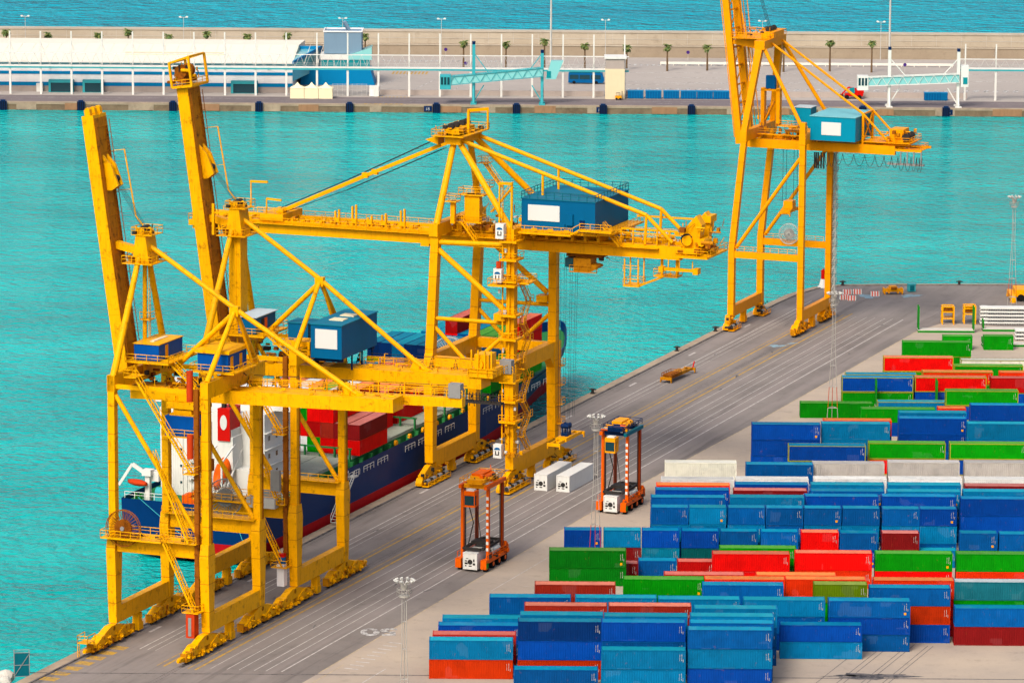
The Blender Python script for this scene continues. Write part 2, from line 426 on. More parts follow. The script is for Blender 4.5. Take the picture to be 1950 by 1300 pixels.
def blot(name, c, rx, ry, rz, mat, z, seed):
    rnd = random.Random(seed); pts = []
    ph = [rnd.uniform(0, 6.28) for _ in range(5)]
    for k in range(48):
        t = 2*math.pi*k/48; q = 1+.22*math.sin(3*t+ph[0])+.16*math.sin(5*t+ph[1])+.12*math.sin(9*t+ph[2])+.06*math.sin(17*t+ph[3])
        x, y = rx*q*math.cos(t), ry*q*math.sin(t); pts.append((c[0]+x*math.cos(rz)-y*math.sin(rz), c[1]+x*math.sin(rz)+y*math.cos(rz), z))
    b = MB(); b.quad(pts); return struct(b.build(name, mat))
blot('oil_stain', W(-179.5, 611.3), 5.2, 1.6, .05, 'oil', .014, 3); blot('oil_stain', W(-183.8, 609.9), 2.6, .5, .1, 'oil', .014, 5)
blot('paint_stain', W(-276.2, 864.6), 1.7, 1.3, .2, 'bluestain', .014, 8); blot('paint_stain', W(-274.2, 868.5), 1.3, .5, .6, 'bluestain', .014, 9)
blot('paint_stain', W(-276.5, 931), 2.2, 2.6, .2, 'bluestain', .014, 18); blot('paint_stain', W(-268.0, 935), 2.4, 1.6, .6, 'bluestain', .014, 29)
for k in range(26):
    u = random.uniform(590, 900); w = random.uniform(-289, -258)
    blot('tyre_mark', W(w, u), random.uniform(.6, 2.0), random.uniform(.12, .3), math.pi/2-PHI+random.uniform(-.3, .3), 'darkline', .013, 40+k)
# painted bay number, read from the water side
cu = bpy.data.curves.new('bay_number', 'FONT'); cu.body = '50'; cu.size = 5.8; cu.align_x = 'CENTER'; cu.align_y = 'CENTER'; cu.offset = .2
to = bpy.data.objects.new('bay_number', cu); COL.objects.link(to); bpy.context.view_layer.update()
me = bpy.data.meshes.new_from_object(to.evaluated_get(bpy.context.evaluated_depsgraph_get())); bpy.data.objects.remove(to)
me.materials.clear(); me.materials.append(M['linepure']); o = link('bay_number', me)
p = W(-257.2, 608.6, .013); o.location = p; o.rotation_euler = (0, 0, math.pi+.05); o.scale = (.98, 1.05, 1); struct(o)

# ------------------------------------------------------------------ containers
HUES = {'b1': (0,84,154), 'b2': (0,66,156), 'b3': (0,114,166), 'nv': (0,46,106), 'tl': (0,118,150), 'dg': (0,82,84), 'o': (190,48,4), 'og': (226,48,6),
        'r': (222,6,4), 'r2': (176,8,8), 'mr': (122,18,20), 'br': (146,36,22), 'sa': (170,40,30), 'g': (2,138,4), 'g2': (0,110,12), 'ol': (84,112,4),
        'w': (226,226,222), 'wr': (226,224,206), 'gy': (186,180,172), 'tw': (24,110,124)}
ROOFS = {'b1': (10,154,192), 'b2': (6,146,196), 'b3': (24,172,198), 'nv': (16,144,176), 'tl': (60,170,190), 'dg': (40,140,130), 'o': (244,144,92), 'og': (250,146,70),  # lighter than the sides: sky sheen put into the colour, along with faded paint
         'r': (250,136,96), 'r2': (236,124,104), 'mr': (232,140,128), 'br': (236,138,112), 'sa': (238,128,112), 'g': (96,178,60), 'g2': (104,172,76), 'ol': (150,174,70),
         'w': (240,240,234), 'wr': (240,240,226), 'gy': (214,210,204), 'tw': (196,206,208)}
COLN = {'b1': 'mid blue', 'b2': 'deep blue', 'b3': 'light blue', 'nv': 'navy blue', 'tl': 'pale teal', 'dg': 'dark teal', 'o': 'rusty orange', 'og': 'orange red',
        'r': 'bright red', 'r2': 'dark red', 'mr': 'maroon', 'br': 'brick brown', 'sa': 'faded red', 'g': 'bright green', 'g2': 'dark green', 'ol': 'olive green',
        'w': 'white', 'wr': 'rust-streaked white', 'gy': 'grey', 'tw': 'streaky teal'}
CM = {}
def corr(b, x0, x1, z0, z1, y, depth, n, sgn):
    # trapezoidal corrugated wall in the x-z plane; depth goes inwards
    xs = []
    p = (x1-x0)/n
    for k in range(n):
        a = x0+k*p; xs += [(a, 0), (a+.32*p, 0), (a+.5*p, depth), (a+.82*p, depth)]
    xs.append((x1, 0))
    for (a, da), (c, dc) in zip(xs, xs[1:]):
        q = [(a, y+sgn*da, z0), (c, y+sgn*dc, z0), (c, y+sgn*dc, z1), (a, y+sgn*da, z1)]
        b.quad(q if sgn > 0 else q[::-1])
def cont_meshes(L, h):
    key = (round(L, 2), round(h, 2))
    if key in CM: return CM[key]
    D = 2.44; h = h-.03; r = {}
    b = MB(); n = int(L/.36)
    corr(b, .16, L-.16, .18, h-.14, .03, .032, n, 1); corr(b, .16, L-.16, .18, h-.14, D-.03, .032, n, -1)
    b.quad([(.04,.1,.1),(.04,D-.1,.1),(.04,D-.1,h-.1),(.04,.1,h-.1)][::-1]); b.box(.08, L-.08, .1, D-.1, .06, .16)
    o = b.build('box_body', ['cbody']); r['box_body'] = o.data; bpy.data.objects.remove(o)
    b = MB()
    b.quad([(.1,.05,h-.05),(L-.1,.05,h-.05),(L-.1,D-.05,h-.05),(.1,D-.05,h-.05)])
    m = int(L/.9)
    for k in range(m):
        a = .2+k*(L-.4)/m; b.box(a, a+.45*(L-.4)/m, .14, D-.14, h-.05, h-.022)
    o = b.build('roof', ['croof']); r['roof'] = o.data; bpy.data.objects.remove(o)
    b = MB()
    for x in (0, L-.16):
        for y in (0, D-.14): b.box(x, x+.16, y, y+.14, 0, h)
    for y in (0, D-.1):
        b.box(.16, L-.16, y, y+.1, 0.02, .18); b.box(.16, L-.16, y+.005, y+.095, h-.14, h-.02)
    for x in (.005, L-.125):
        b.box(x, x+.12, .14, D-.14, h-.12, h-.01); b.box(x, x+.12, .14, D-.14, .0, .15)
    o = b.build('corner_frame', ['cbody']); r['corner_frame'] = o.data; bpy.data.objects.remove(o)
    b = MB()
    for y0, y1 in ((.15, D/2-.01), (D/2+.01, D-.15)):
        b.box(L-.09, L-.05, y0, y1, .16, h-.13)
        for y in (y0+.3, y1-.3): b.box(L-.05, L-.01, y-.02, y+.02, .16, h-.13)
    o = b.build('door', ['cbody']); r['door'] = o.data; bpy.data.objects.remove(o)
    b = MB(); rm = random.Random(int(L*100+h*10))
    x = L-.62
    for k, (dx, z0, z1) in enumerate(((0, h*.46, h*.86), (-.3, h*.46, h*.8), (.22, h*.4, h*.56))):
        n = 6
        for q in range(n):
            za = z0+(z1-z0)*q/n; b.box(x+dx, x+dx+.075, .008, .05, za, za+(z1-z0)/n*rm.uniform(.3, .9))
        o = b.build('code_marking', ['linewhite']); r['code_marking'] = o.data; bpy.data.objects.remove(o)
    b = MB(); b.box(L-.95, L-.6, .006, .05, h*.18, h*.31); o = b.build('label_sticker', ['carrieryellow']); r['label_sticker'] = o.data; bpy.data.objects.remove(o)
    CM[key] = r; return r
def rgba(c): return srgb(*c)
# containers wholly behind others in the stacks: kept as one mass so that the stacks are solid
HID = set([11,19,20,25,26,30,31,39,43,46,47,49,50,58,59,61,69,72,75,76,78,79,84,87,88,90,91,108,116,149,155,158,161,173,174,182,183,185,188,189,191,192,194,195,197,198,200,201,203,204,206,207,209,210,212,213,215,218,221,224,227,242,245,251,252,254,257,265,274,286,287,288,289,290,291,292,293,294,295,296,297,298,299,300,314,315,317,318,320,321,323,324,326,327,329,330,332,333,337,338,340,341,342,343,344,345,346,347,348,350,353,355,357,359,361,366,369,372,375,378,381,382,390,395,396,397,398,400,401,403,404,407,408,410,411,413,414,416,423]); HB = MB(); NC = [0]
def container(loc, rz, L, h, key, label, group, frame=None, marks=True, rnd=random):
    NC[0] += 1
    if NC[0]-1 in HID:
        T = Matrix.Translation(loc) @ Matrix.Rotation(rz, 4, 'Z')
        HB.hexa([tuple(T @ Vector(p)) for p in ((.02,.03,.02),(L-.02,.03,.02),(L-.02,2.41,.02),(.02,2.41,.02),(.02,.03,h-.05),(L-.02,.03,h-.05),(L-.02,2.41,h-.05),(.02,2.41,h-.05))]); rnd.uniform(.9, 1.08); return None
    ms = cont_meshes(L, h); r = thing('shipping_container', label, 'container', loc, rz, group)
    f = rnd.uniform(.9, 1.08)
    for k, me in ms.items():
        if k == 'code_marking' and not marks: continue
        if k == 'label_sticker' and (not marks or rnd.random() > .22): continue
        o = link(k, me, r)
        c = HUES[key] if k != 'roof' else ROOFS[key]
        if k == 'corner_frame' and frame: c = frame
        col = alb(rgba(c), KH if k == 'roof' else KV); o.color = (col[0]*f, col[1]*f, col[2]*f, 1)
    return r
STACKS = """626.53 -4.76 40 2.9 b1
627.0 7.92 40 2.9 b3-b3
627.79 20.44 40 2.9 b2-b3-b1
631.92 8.02 40 2.9 b3-b1-b2
631.92 20.8 40 2.9 b1-b2-b1
632.0 -17.16 40 2.9 o-b3
632.03 -4.22 40 2.9 o-b2-nv
635.49 -16.71 40 2.9 r2-sa
635.72 8.37 40 2.9 b1-b1-b3
636.1 21.0 40 2.9 b2-b1-b3
636.19 -3.95 40 2.9 b2-b1-b3
641.01 21.77 40 2.9 b1-b1-b3
641.16 -16.01 40 2.9 b1-b2
641.89 -3.37 40 2.9 o-b2-br
642.11 9.14 40 2.9 b1-br-br
645.25 34.75 40 2.6 b3-b2
645.54 -15.57 40 2.9 b1-b3
649.99 42.17 40 2.6 b1-b2-b1
650.27 29.45 40 2.6 b2-b1-b3
650.39 16.72 40 2.6 b1-b1-b3
650.79 -8.62 40 2.6 b1-b3-b1
650.85 4.21 40 2.6 b2-b1-b3
654.16 61.44 40 2.9 mr-b1
655.38 -1.87 40 2.9 b1-r2-br
655.52 48.67 40 2.85 b2-o-b1
655.82 23.49 40 2.9 b1-b2-b1
656.68 40.34 8.1 2.9 r2-g-ol
659.07 61.8 40 2.9 b1-g-tw
659.31 11.58 40 2.9 b1-g2-g
659.69 23.86 40 2.9 b1-r-og
659.72 49.52 40 2.9 r-r-og
660.0 36.23 40 2.9 b1-r-og
662.57 17.87 40 2.9 b2-b1-sa
662.65 31.88 40 2.9 b2-b1-og
689.49 26.17 40 2.9 r-r
690.53 52.08 40 2.9 r-g
690.57 64.99 40 2.9 og-g
690.58 39.34 40 2.9 og-r
691.13 0.33 40 2.9 g2-g2
693.67 27.45 40 2.9 g2-g
694.69 8.5 20 2.9 mr
696.35 20.86 20 2.9 r2
696.82 14.65 20 2.9 b1
705.17 47.42 20 2.9 b2-b1
705.22 73.17 20 2.9 b3-b1
705.27 54.14 20 2.9 b1-mr
705.35 41.11 20 2.9 r2-r
705.6 66.92 20 2.9 b2-b1
705.73 34.61 20 2.9 b2-b1
705.83 28.06 20 2.9 b1-b1
705.87 2.7 20 2.9 b1-b2
705.9 21.77 20 2.9 dg-b2
705.96 15.38 20 2.9 tl-b2
706.0 9.17 20 2.9 mr-b3
705.6 60.32 20 2.9 b3
710.39 16.9 20 2.9 b1-b3-b1
710.42 54.59 20 2.9 b1-b3-b1
710.43 23.06 20 2.9 b1-b3-b3
710.46 60.7 20 2.9 b1-b3-b2
710.48 29.39 20 2.9 b1-b3-b1
710.49 41.89 20 2.9 b1-b3-b1
710.52 35.6 20 2.9 b1-b1-b1
710.53 48.09 20 2.9 b1-b3-b1
718.07 17.02 40 2.9 b1-b1-b1
718.5 30.05 40 2.9 b1-b1-b3
718.53 68.1 40 2.9 b1-b2-b2
719.72 42.45 40 2.9 b1-b1-b2
719.94 55.23 40 2.9 b1-b1-b2
723.86 17.88 40 2.9 b1-b1-b2
723.87 30.87 40 2.9 b1-b1-mr
723.88 43.67 40 2.9 b1-b1-b1
723.89 56.39 40 2.9 b1-b1-b3
724.3 68.96 40 2.9 b1-b1-b3
727.65 18.14 40 2.9 b1-b1-og
728.68 31.32 40 2.9 b1-b1-b2
728.7 69.62 40 2.9 b1-b1-mr
728.89 44.0 40 2.9 b1-b1-b3
729.11 56.82 40 2.9 b1-b1-b3
732.45 19.13 40 2.9 b1-w-w
733.03 31.58 40 2.9 b1-w-w
733.73 44.76 40 2.9 b1-w-w
733.98 57.4 40 2.9 b1-w-w
734.2 70.21 40 2.9 b1-w-w
745.05 33.77 11.5 2.9 b1-b2-b1
746.12 20.08 40 2.9 w-w-wr
746.22 45.3 40 2.9 gy-w-gy
747.63 58.23 40 2.9 w-gy-gy
747.85 71.36 40 2.9 gy-w-gy
775.38 42.68 45 2.9 b1-b2
778.2 57.08 45 2.9 r-g
778.23 71.56 45 2.9 b2-g
779.95 36.33 40 2.9 b2-b2-b2
781.06 48.88 40 2.9 b2-b3-b3
781.97 75.01 40 2.9 b1-b3-b3
783.96 49.34 40 2.9 b2-b1-og
786.38 63.06 40 2.9 b1-b2-b2
791.76 63.47 40 2.9 b1-b2-b3
799.19 77.06 40 2.9 b1-b2-b2
810.82 72.17 5.2 2.9 b2-og
812.88 58.13 45 2.6 b2-g
828.21 75.14 45 2.9 b2-g
829.93 47.79 45 2.9 g
830.95 76.53 40 2.9 sa
831.76 62.55 45 2.9 b3
841.18 56.38 45 2.9 g-b2
841.4 84.94 45 2.9 b2-r2
841.69 70.46 45 2.9 b2-r
844.48 57.23 45 2.9 b2-b1
847.22 87.22 40 2.9 r-og
850.71 72.61 45 2.6 g-og
862.68 65.94 45 2.9 g-r
869.77 80.46 45 2.9 g
879.72 70.96 45 2.9 g-g
876.0 82.35 45 2.9 wr
902.84 81.11 20 2.9 g
903.16 89.56 20 2.9 g"""
ORD = ['first','second','third','fourth','fifth','sixth','seventh','eighth','ninth','tenth','eleventh','twelfth','thirteenth','fourteenth','fifteenth','sixteenth',
       'seventeenth','eighteenth','nineteenth','twentieth','twenty-first','twenty-second','twenty-third','twenty-fourth','twenty-fifth','twenty-sixth','twenty-seventh','twenty-eighth','twenty-ninth','thirtieth',
       ]+['thirty-'+q for q in ('first','second','third','fourth','fifth','sixth','seventh','eighth','ninth')]+['fortieth']
LEN = {'20': (6.06, 'short'), '40': (12.24, 'long'), '45': (13.74, 'extra long')}
rows = []
for ln in STACKS.strip().split('\n'):
    p = ln.split(); d, x, h = float(p[0]), float(p[1]), float(p[3]); L, word = LEN.get(p[2], (float(p[2]), 'shortish'))
    st = (d, x, L, word, h, p[4].split('-'))
    if rows and d-rows[-1][0] < 2.0: rows[-1][1].append(st)
    else: rows.append((d, [st]))
rc = random.Random(3)
for ri, (d0, sts) in enumerate(rows):
    sts.sort(key=lambda s_: s_[1])
    for si, (d, x, L, word, h, cols) in enumerate(sts):
        n = len(cols)
        for ti, key in enumerate(cols):
            tier = 'on the ground' if n == 1 else ('top' if ti == n-1 else 'bottom' if ti == 0 else 'middle')+' of stack'
            lab = f'{COLN[key]} {word} container {tier}, {ORD[si]} from left, {ORD[ri]} row from front'
            jx, jd = (0, 0) if ti == 0 else (rc.uniform(-.05, .05), rc.uniform(-.04, .04))
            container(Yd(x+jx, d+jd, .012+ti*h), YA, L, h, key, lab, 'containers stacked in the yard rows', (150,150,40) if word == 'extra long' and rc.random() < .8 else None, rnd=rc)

# ------------------------------------------------------------------ flat racks and steel frames at the far end of the yard
def flat_rack(x, d, z, L, label, hgt, deckmat='linepure'):
    r = thing('flat_rack', label, 'flat rack', Yd(x, d, z), YA, 'green flat racks in the yard')
    b = MB(); b.box(0, L, 0, 2.44, .45, .62); b.build('deck', 'concretewhite', r)
    b = MB()
    for y in (0, 2.26): b.box(0, L, y, y+.18, 0, .449)
    for k in range(9): b.box(k*(L-.2)/8, k*(L-.2)/8+.2, .18, 2.26, .1, .44)
    b.build('bed_frame', 'green', r)
    for x0 in (0, L-.3):
        b = MB()
        for y in (0, 2.16): b.box(x0, x0+.3, y, y+.28, .63, hgt); b.box(x0, x0+.3, y, y+.28, hgt, hgt+.25)
        b.box(x0+.06, x0+.24, .28, 2.16, .63, hgt*.82); b.build('end_wall', 'green', r)
    return r
flat_rack(62.7, 839.0, 0, 11.9, 'green flat rack with pale deck between the blue stack and a red box', 5.4)
flat_rack(77.6, 923.1, 0, 11.9, 'tall green flat rack with pale deck nearest the apron', 5.3)
flat_rack(72.2, 886.0, 0, 12.5, 'low green flat rack directly behind the green container', 1.3)
flat_rack(89.6, 907.0, 0, 11.9, 'low green flat rack with pale deck at right edge, nearer one', 1.5)
flat_rack(91.4, 925.0, 0, 11.9, 'green flat rack under the white stacked racks at right edge', 2.2)
for k in range(5):
    r = thing('folded_rack', 'folded white flat rack, '+['bottom', 'second from bottom', 'middle', 'second from top', 'top'][k]+' of the white pile at right edge', 'flat rack', Yd(91.6, 933.0, k*.78), YA, 'folded white racks in a pile')
    b = MB(); b.box(0, 12.2, 0, 2.44, .30, .62); b.build('deck', 'white', r)
    b = MB()
    for q in range(24): b.box(.1+q*.5, .25+q*.5, 0.02, 2.4, .0, .29)
    b.build('bed_frame', 'greymetal', r)
    b = MB(); b.box(.3, 1.6, .2, 2.2, .63, .74); b.box(10.6, 11.9, .2, 2.2, .63, .74); b.build('folded_end', 'white', r)
for k in range(3):
    r = thing('folded_rack', 'folded white flat rack, '+['bottom', 'middle', 'top'][k]+' of the lower pile at right edge', 'flat rack', Yd(97.2, 914.5, k*.8), YA, 'folded white racks in a pile')
    b = MB(); b.box(0, 12.2, 0, 2.44, .30, .62); b.build('deck', 'white', r)
    b = MB()
    for q in range(24): b.box(.1+q*.5, .25+q*.5, 0.02, 2.4, .0, .29)
    b.build('bed_frame', 'greymetal', r)
def steel_frame(x, d, label, low):
    r = thing('steel_frame', label, 'steel frame', Yd(x, d, 0), YA, 'yellow steel frames beyond the racks')
    for px in (0, 2.4):
        for py in (0, 2.4):
            b = MB(); b.box(px-.13, px+.13, py-.13, py+.13, 0, 3.9); b.build('post', 'yellowC', r)
    b = MB()
    for z in ((1.2, 2.6, 3.7) if not low else (2.0, 3.2, 3.7)):
        for py in (0, 2.4): b.box(.13, 2.27, py-.1, py+.1, z, z+.25)
        for px in (0, 2.4): b.box(px-.1, px+.1, .13, 2.27, z, z+.25)
    b.build('cross_bar', 'yellowC', r)
    b = MB(); b.box(.3, 2.1, .3, 2.1, 2.5, 3.6); b.build('winch', 'rusty', r)
steel_frame(83.6, 933, 'yellow steel rack frame on the ground, left one of two', False)
steel_frame(88.3, 934, 'yellow steel rack frame on the ground with dark winch, right one of two', True)

# white refrigerated containers standing on the apron, along the quay
def reefer(loc, rz, label, L=12.19, h=2.9, mat='white', group=None):
    r = thing('refrigerated_container', label, 'container', loc, rz, group); D = 2.44
    b = MB(); n = 60
    # local x across, y along; unit at y=0
    b.box(.02, D-.02, .3, L-.02, .12, h-.06); b.build('box_body', mat, r)
    b = MB()
    for x in (0, D-.14):
        for y in (0, L-.16): b.box(x, x+.14, y, y+.16, 0, h)
    for x in (.005, D-.105): b.box(x, x+.1, .16, L-.16, .02, .14); b.box(x, x+.1, .16, L-.16, h-.1, h-.005)
    for y in (.01, L-.13): b.box(.14, D-.14, y, y+.12, .02, .16); b.box(.14, D-.14, y, y+.12, h-.12, h-.005)
    b.build('corner_frame', mat, r)
    b = MB(); b.box(.1, D-.1, .1, L-.1, h-.06, h-.03); b.build('roof', mat, r)
    b = MB(); b.box(.16, D-.16, .06, .30, .18, h-.14); u = b.build('refrigeration_unit', mat, r)
    b = MB(); b.tube((D*.5, .05, 1.25), (D*.5, .02, 1.25), .42, 0, 14); b.build('fan', 'dkmetal', u)
    b = MB()
    for x0, x1, z0, z1 in ((.3, .8, .85, 1.15), (.32, .7, 1.3, 1.5), (1.7, 2.1, .75, 1.1), (1.75, 2.0, 1.3, 1.75), (.35, .6, .5, .7), (1.0, 1.5, .5, .68), (.5, .9, 1.75, 1.85)):
        b.box(x0, x1, .03, .059, z0, z1)
    b.build('vent_grille', 'dkmetal', u)
    return r
reefer(W(-272.0, 713.2, .012), -PHI, 'cream white refrigerated container on the apron, left one of the pair', group='white containers on the apron')
reefer(W(-268.0, 713.6, .012), -PHI, 'clean white refrigerated container on the apron, right one of the pair', group='white containers on the apron')

# ------------------------------------------------------------------ ship-to-shore cranes; local x landward, y along the quay away from the viewer, z up
def part(b, name, mats, r): return b.build(name, mats, r)
def bogie_plate(r, lx, c, half, mat):
    # equaliser beams with wheel trucks, centred at y=c
    b = MB()
    b.prism([(c-1.0, 3.1), (c+1.0, 3.1), (c+half*.62, 2.0), (c+half*.62, 1.5), (c-half*.62, 1.5), (c-half*.62, 2.0)], 'x', lx-.55, lx+.55)
    for s_ in (-1, 1):
        q = c+s_*half*.5
        b.prism([(q-.5, 2.35), (q+.5, 2.35), (q+half*.36, 1.45), (q+half*.36, 1.0), (q-half*.36, 1.0), (q-half*.36, 1.45)], 'x', lx-.72, lx+.72)
        for t in (-1, 1):
            e = q+t*half*.235
            b.prism([(e-.35, 1.75), (e+.35, 1.75), (e+half*.2, .95), (e+half*.2, .42), (e-half*.2, .42), (e-half*.2, .95)], 'x', lx-.5, lx+.5)
            b.box(lx+.50, lx+.95, e-.3, e+.3, .75, 1.35)
            b.tube((lx+.5, e, 1.0), (lx+1.15, e, 1.0), .2, 0, 8)
    for s_ in (-1, 1):
        q = c+s_*half*.5
        b.tube((lx-.8, q, 2.0), (lx+.8, q, 2.0), .26, 1, 10); b.tube((lx-.62, c, 2.6), (lx+.62, c, 2.6), .34, 1, 10)
        for t in (-1, 1):
            e = q+t*half*.235; b.tube((lx-.56, e, 1.35), (lx+.58, e, 1.35), .17, 1, 8); b.box(lx-.52, lx+.52, e+t*half*.19, e+t*half*.23, .45, 1.7, 1)
    bo = part(b, 'bogie', [mat, 'darkyellow'], r)
    clutter(bo, 'bogie_gear', lx+.35, lx+.95, c-half, c+half, .5, 1.9, 34, [mat, 'darkyellow', 'rusty'], int(abs(c)*7+lx), .15, .6, .9)
    for s_ in (-1, 1):
        for t in (-1, 1):
            e = c+s_*half*.5+t*half*.235
            for d in (-.62, .62):
                w = MB(); w.tube((lx-.2, e+d, .43), (lx+.2, e+d, .43), .42, 0, 12); part(w, 'wheel', 'dkmetal', bo)
    return bo
def bogie_motor(r, lx, y0, n, pitch, mat, side=1):
    b = MB(); L = (n-1)*pitch
    b.prism([(y0+L/2-1.2, 3.3), (y0+L/2+1.2, 3.3), (y0+L+.2, 2.0), (y0+L+.2, 1.6), (y0-.2, 1.6), (y0-.2, 2.0)], 'x', lx-.5, lx+.5)
    for k in range(n):
        e = y0+k*pitch
        b.prism([(e-.6, 1.62), (e+.6, 1.62), (e+1.25, .9), (e+1.25, .4), (e-1.25, .4), (e-1.25, .9)], 'x', lx-.6, lx+.6)
        b.box(lx+.60, lx+1.9, e-1.1, e+1.1, .25, .38); b.rail([(lx+1.85, e-1.1, .3), (lx+1.85, e+1.1, .3)], .8, m=0)
    bo = part(b, 'bogie', [mat], r); clutter(bo, 'bogie_gear', lx+.4, lx+1.2, y0-1.5, y0+L+1.5, .6, 2.6, 30, [mat, 'darkyellow', 'dkmetal'], int(y0*3+lx), .15, .7, .9)
    for k in range(n):
        e = y0+k*pitch
        w = MB(); w.tube((lx+1.15, e-.6, 1.05), (lx+1.15, e+.75, 1.05), .42, 0, 14); w.tube((lx+1.15, e-.68, 1.05), (lx+1.15, e-.6, 1.05), .36, 1, 10); part(w, 'drive_motor', ['greymetal', 'dkmetal'], bo)
        for d in (-.6, .6):
            w = MB(); w.tube((lx-.2, e+d, .43), (lx+.2, e+d, .43), .42, 0, 12); part(w, 'wheel', 'dkmetal', bo)
    return bo
def stow_pin(r, lx, y, mat):
    b = MB(); b.box(lx-.6, lx+.6, y-.75, y+.75, .35, 1.5)
    for d in (-.65, -.2, .25): b.box(lx-.55, lx+.55, y+d, y+d+.2, 1.5, 3.0)
    b.box(lx-.5, lx+.5, y-.7, y+.7, 2.2, 2.45); part(b, 'stow_pin', [mat], r)
def cable_reel(r, x, y, z, rad, mat, dep=.55):
    b = MB(); n = 30
    for yy in (y-dep/2, y+dep/2):
        pts = [(x+rad*math.cos(2*math.pi*k/n), yy, z+rad*math.sin(2*math.pi*k/n)) for k in range(n+1)]
        b.path(pts, .07, 0, 5)
        for k in range(n): b.beam((x, yy, z), pts[k], .06, .06)
    o = part(b, 'cable_reel', [mat], r)
    b = MB(); b.tube((x, y-dep*.4, z), (x, y+dep*.4, z), rad*.5, 0, 20); part(b, 'wound_cable', 'rusty' if mat == 'rusty' else 'greymetal', o)
    b = MB(); b.tube((x, y-dep*.9, z), (x, y+dep*.9, z), rad*.12, 0, 10); part(b, 'hub', 'greymetal', o)
def house(r, x0, x1, y0, y1, z0, z1, wall, roof, panel=None, door=None, roofth=.12, over=.15, hatch=None, name='machinery_house'):
    b = MB(); b.box(x0, x1, y0, y1, z0, z1)
    n = int((x1-x0)/.8)
    h = part(b, name, [wall], r)
    b = MB(); b.box(x0-over, x1+over, y0-over, y1+over, z1, z1+roofth)
    if hatch:
        for (a, c, d, e) in hatch: b.box(x0+a*(x1-x0), x0+c*(x1-x0), y0+d*(y1-y0), y0+e*(y1-y0), z1+roofth, z1+roofth+.14, 1)
    part(b, 'roof', [roof, 'cream'], h)
    if panel:
        a, c, e, f = panel; b = MB(); b.box(x0+a*(x1-x0), x0+c*(x1-x0), y0-.09, y0-.003, z0+e*(z1-z0), z0+f*(z1-z0)); part(b, 'white_panel', 'whitepanel', h)
    if door:
        for (yy, mt) in door: b = MB(); b.box(x1+.003, x1+.08, yy, yy+.9, z0+.1, z0+2.1); part(b, 'door', mt, h)
    return h
def box_leg(r, x, y, segs, mat):
    b = MB()
    for (z0, x0, w0, d0), (z1, x1, w1, d1) in zip(segs, segs[1:]):
        b.hexa([(x0-w0/2,y-d0/2,z0),(x0+w0/2,y-d0/2,z0),(x0+w0/2,y+d0/2,z0),(x0-w0/2,y+d0/2,z0),(x1-w1/2,y-d1/2,z1),(x1+w1/2,y-d1/2,z1),(x1+w1/2,y+d1/2,z1),(x1-w1/2,y+d1/2,z1)])
    z = segs[0][0]+3.1
    while z < segs[-1][0]-2:      # bolted splice bands and weld seams
        for (z0, x0, w0, d0), (z1, x1, w1, d1) in zip(segs, segs[1:]):
            if z0+.2 <= z < z1-.2:
                t = (z-z0)/(z1-z0); xx, w, d = x0+(x1-x0)*t, w0+(w1-w0)*t+.05, d0+(d1-d0)*t+.05; b.box(xx-w/2, xx+w/2, y-d/2, y+d/2, z, z+.09, 1)
        z += 4.3
    return part(b, 'leg', [mat, 'darkyellow'], r)
def hanger(b, x, y, z, m=1):
    b.beam((x-.45, y, z), (x, y, z+1.7), .1, .1, m); b.beam((x+.45, y, z), (x, y, z+1.7), .1, .1, m); b.box(x-.25, x+.25, y-.2, y+.2, z+.5, z+1.0, m)
def spreader(r, x, y, z, mat, along='y', L=12.2, name='spreader'):
    b = MB()
    def bx(a0, a1, c0, c1, z0, z1, m=0):
        (b.box(x+c0, x+c1, y+a0, y+a1, z0, z1, m) if along == 'y' else b.box(x+a0, x+a1, y+c0, y+c1, z0, z1, m))
    bx(-L/2+.3, L/2-.3, -.75, -.45, z, z+.5); bx(-L/2+.3, L/2-.3, .45, .75, z, z+.5); bx(-2.6, 2.6, -1.0, 1.0, z+.1, z+.75)
    for s_ in (-1, 1):
        bx(s_*L/2-.2, s_*L/2+.2, -1.22, 1.22, z-.1, z+.45)
        for c in (-1.2, 1.05): bx(s_*L/2-.25, s_*L/2+.25, c, c+.15, z-.55, z+.2)
    for k in (-2, -1, 1, 2): bx(k*1.9-.1, k*1.9+.1, -.45, .45, z+.12, z+.42)
    o = part(b, name, [mat], r)
    return o

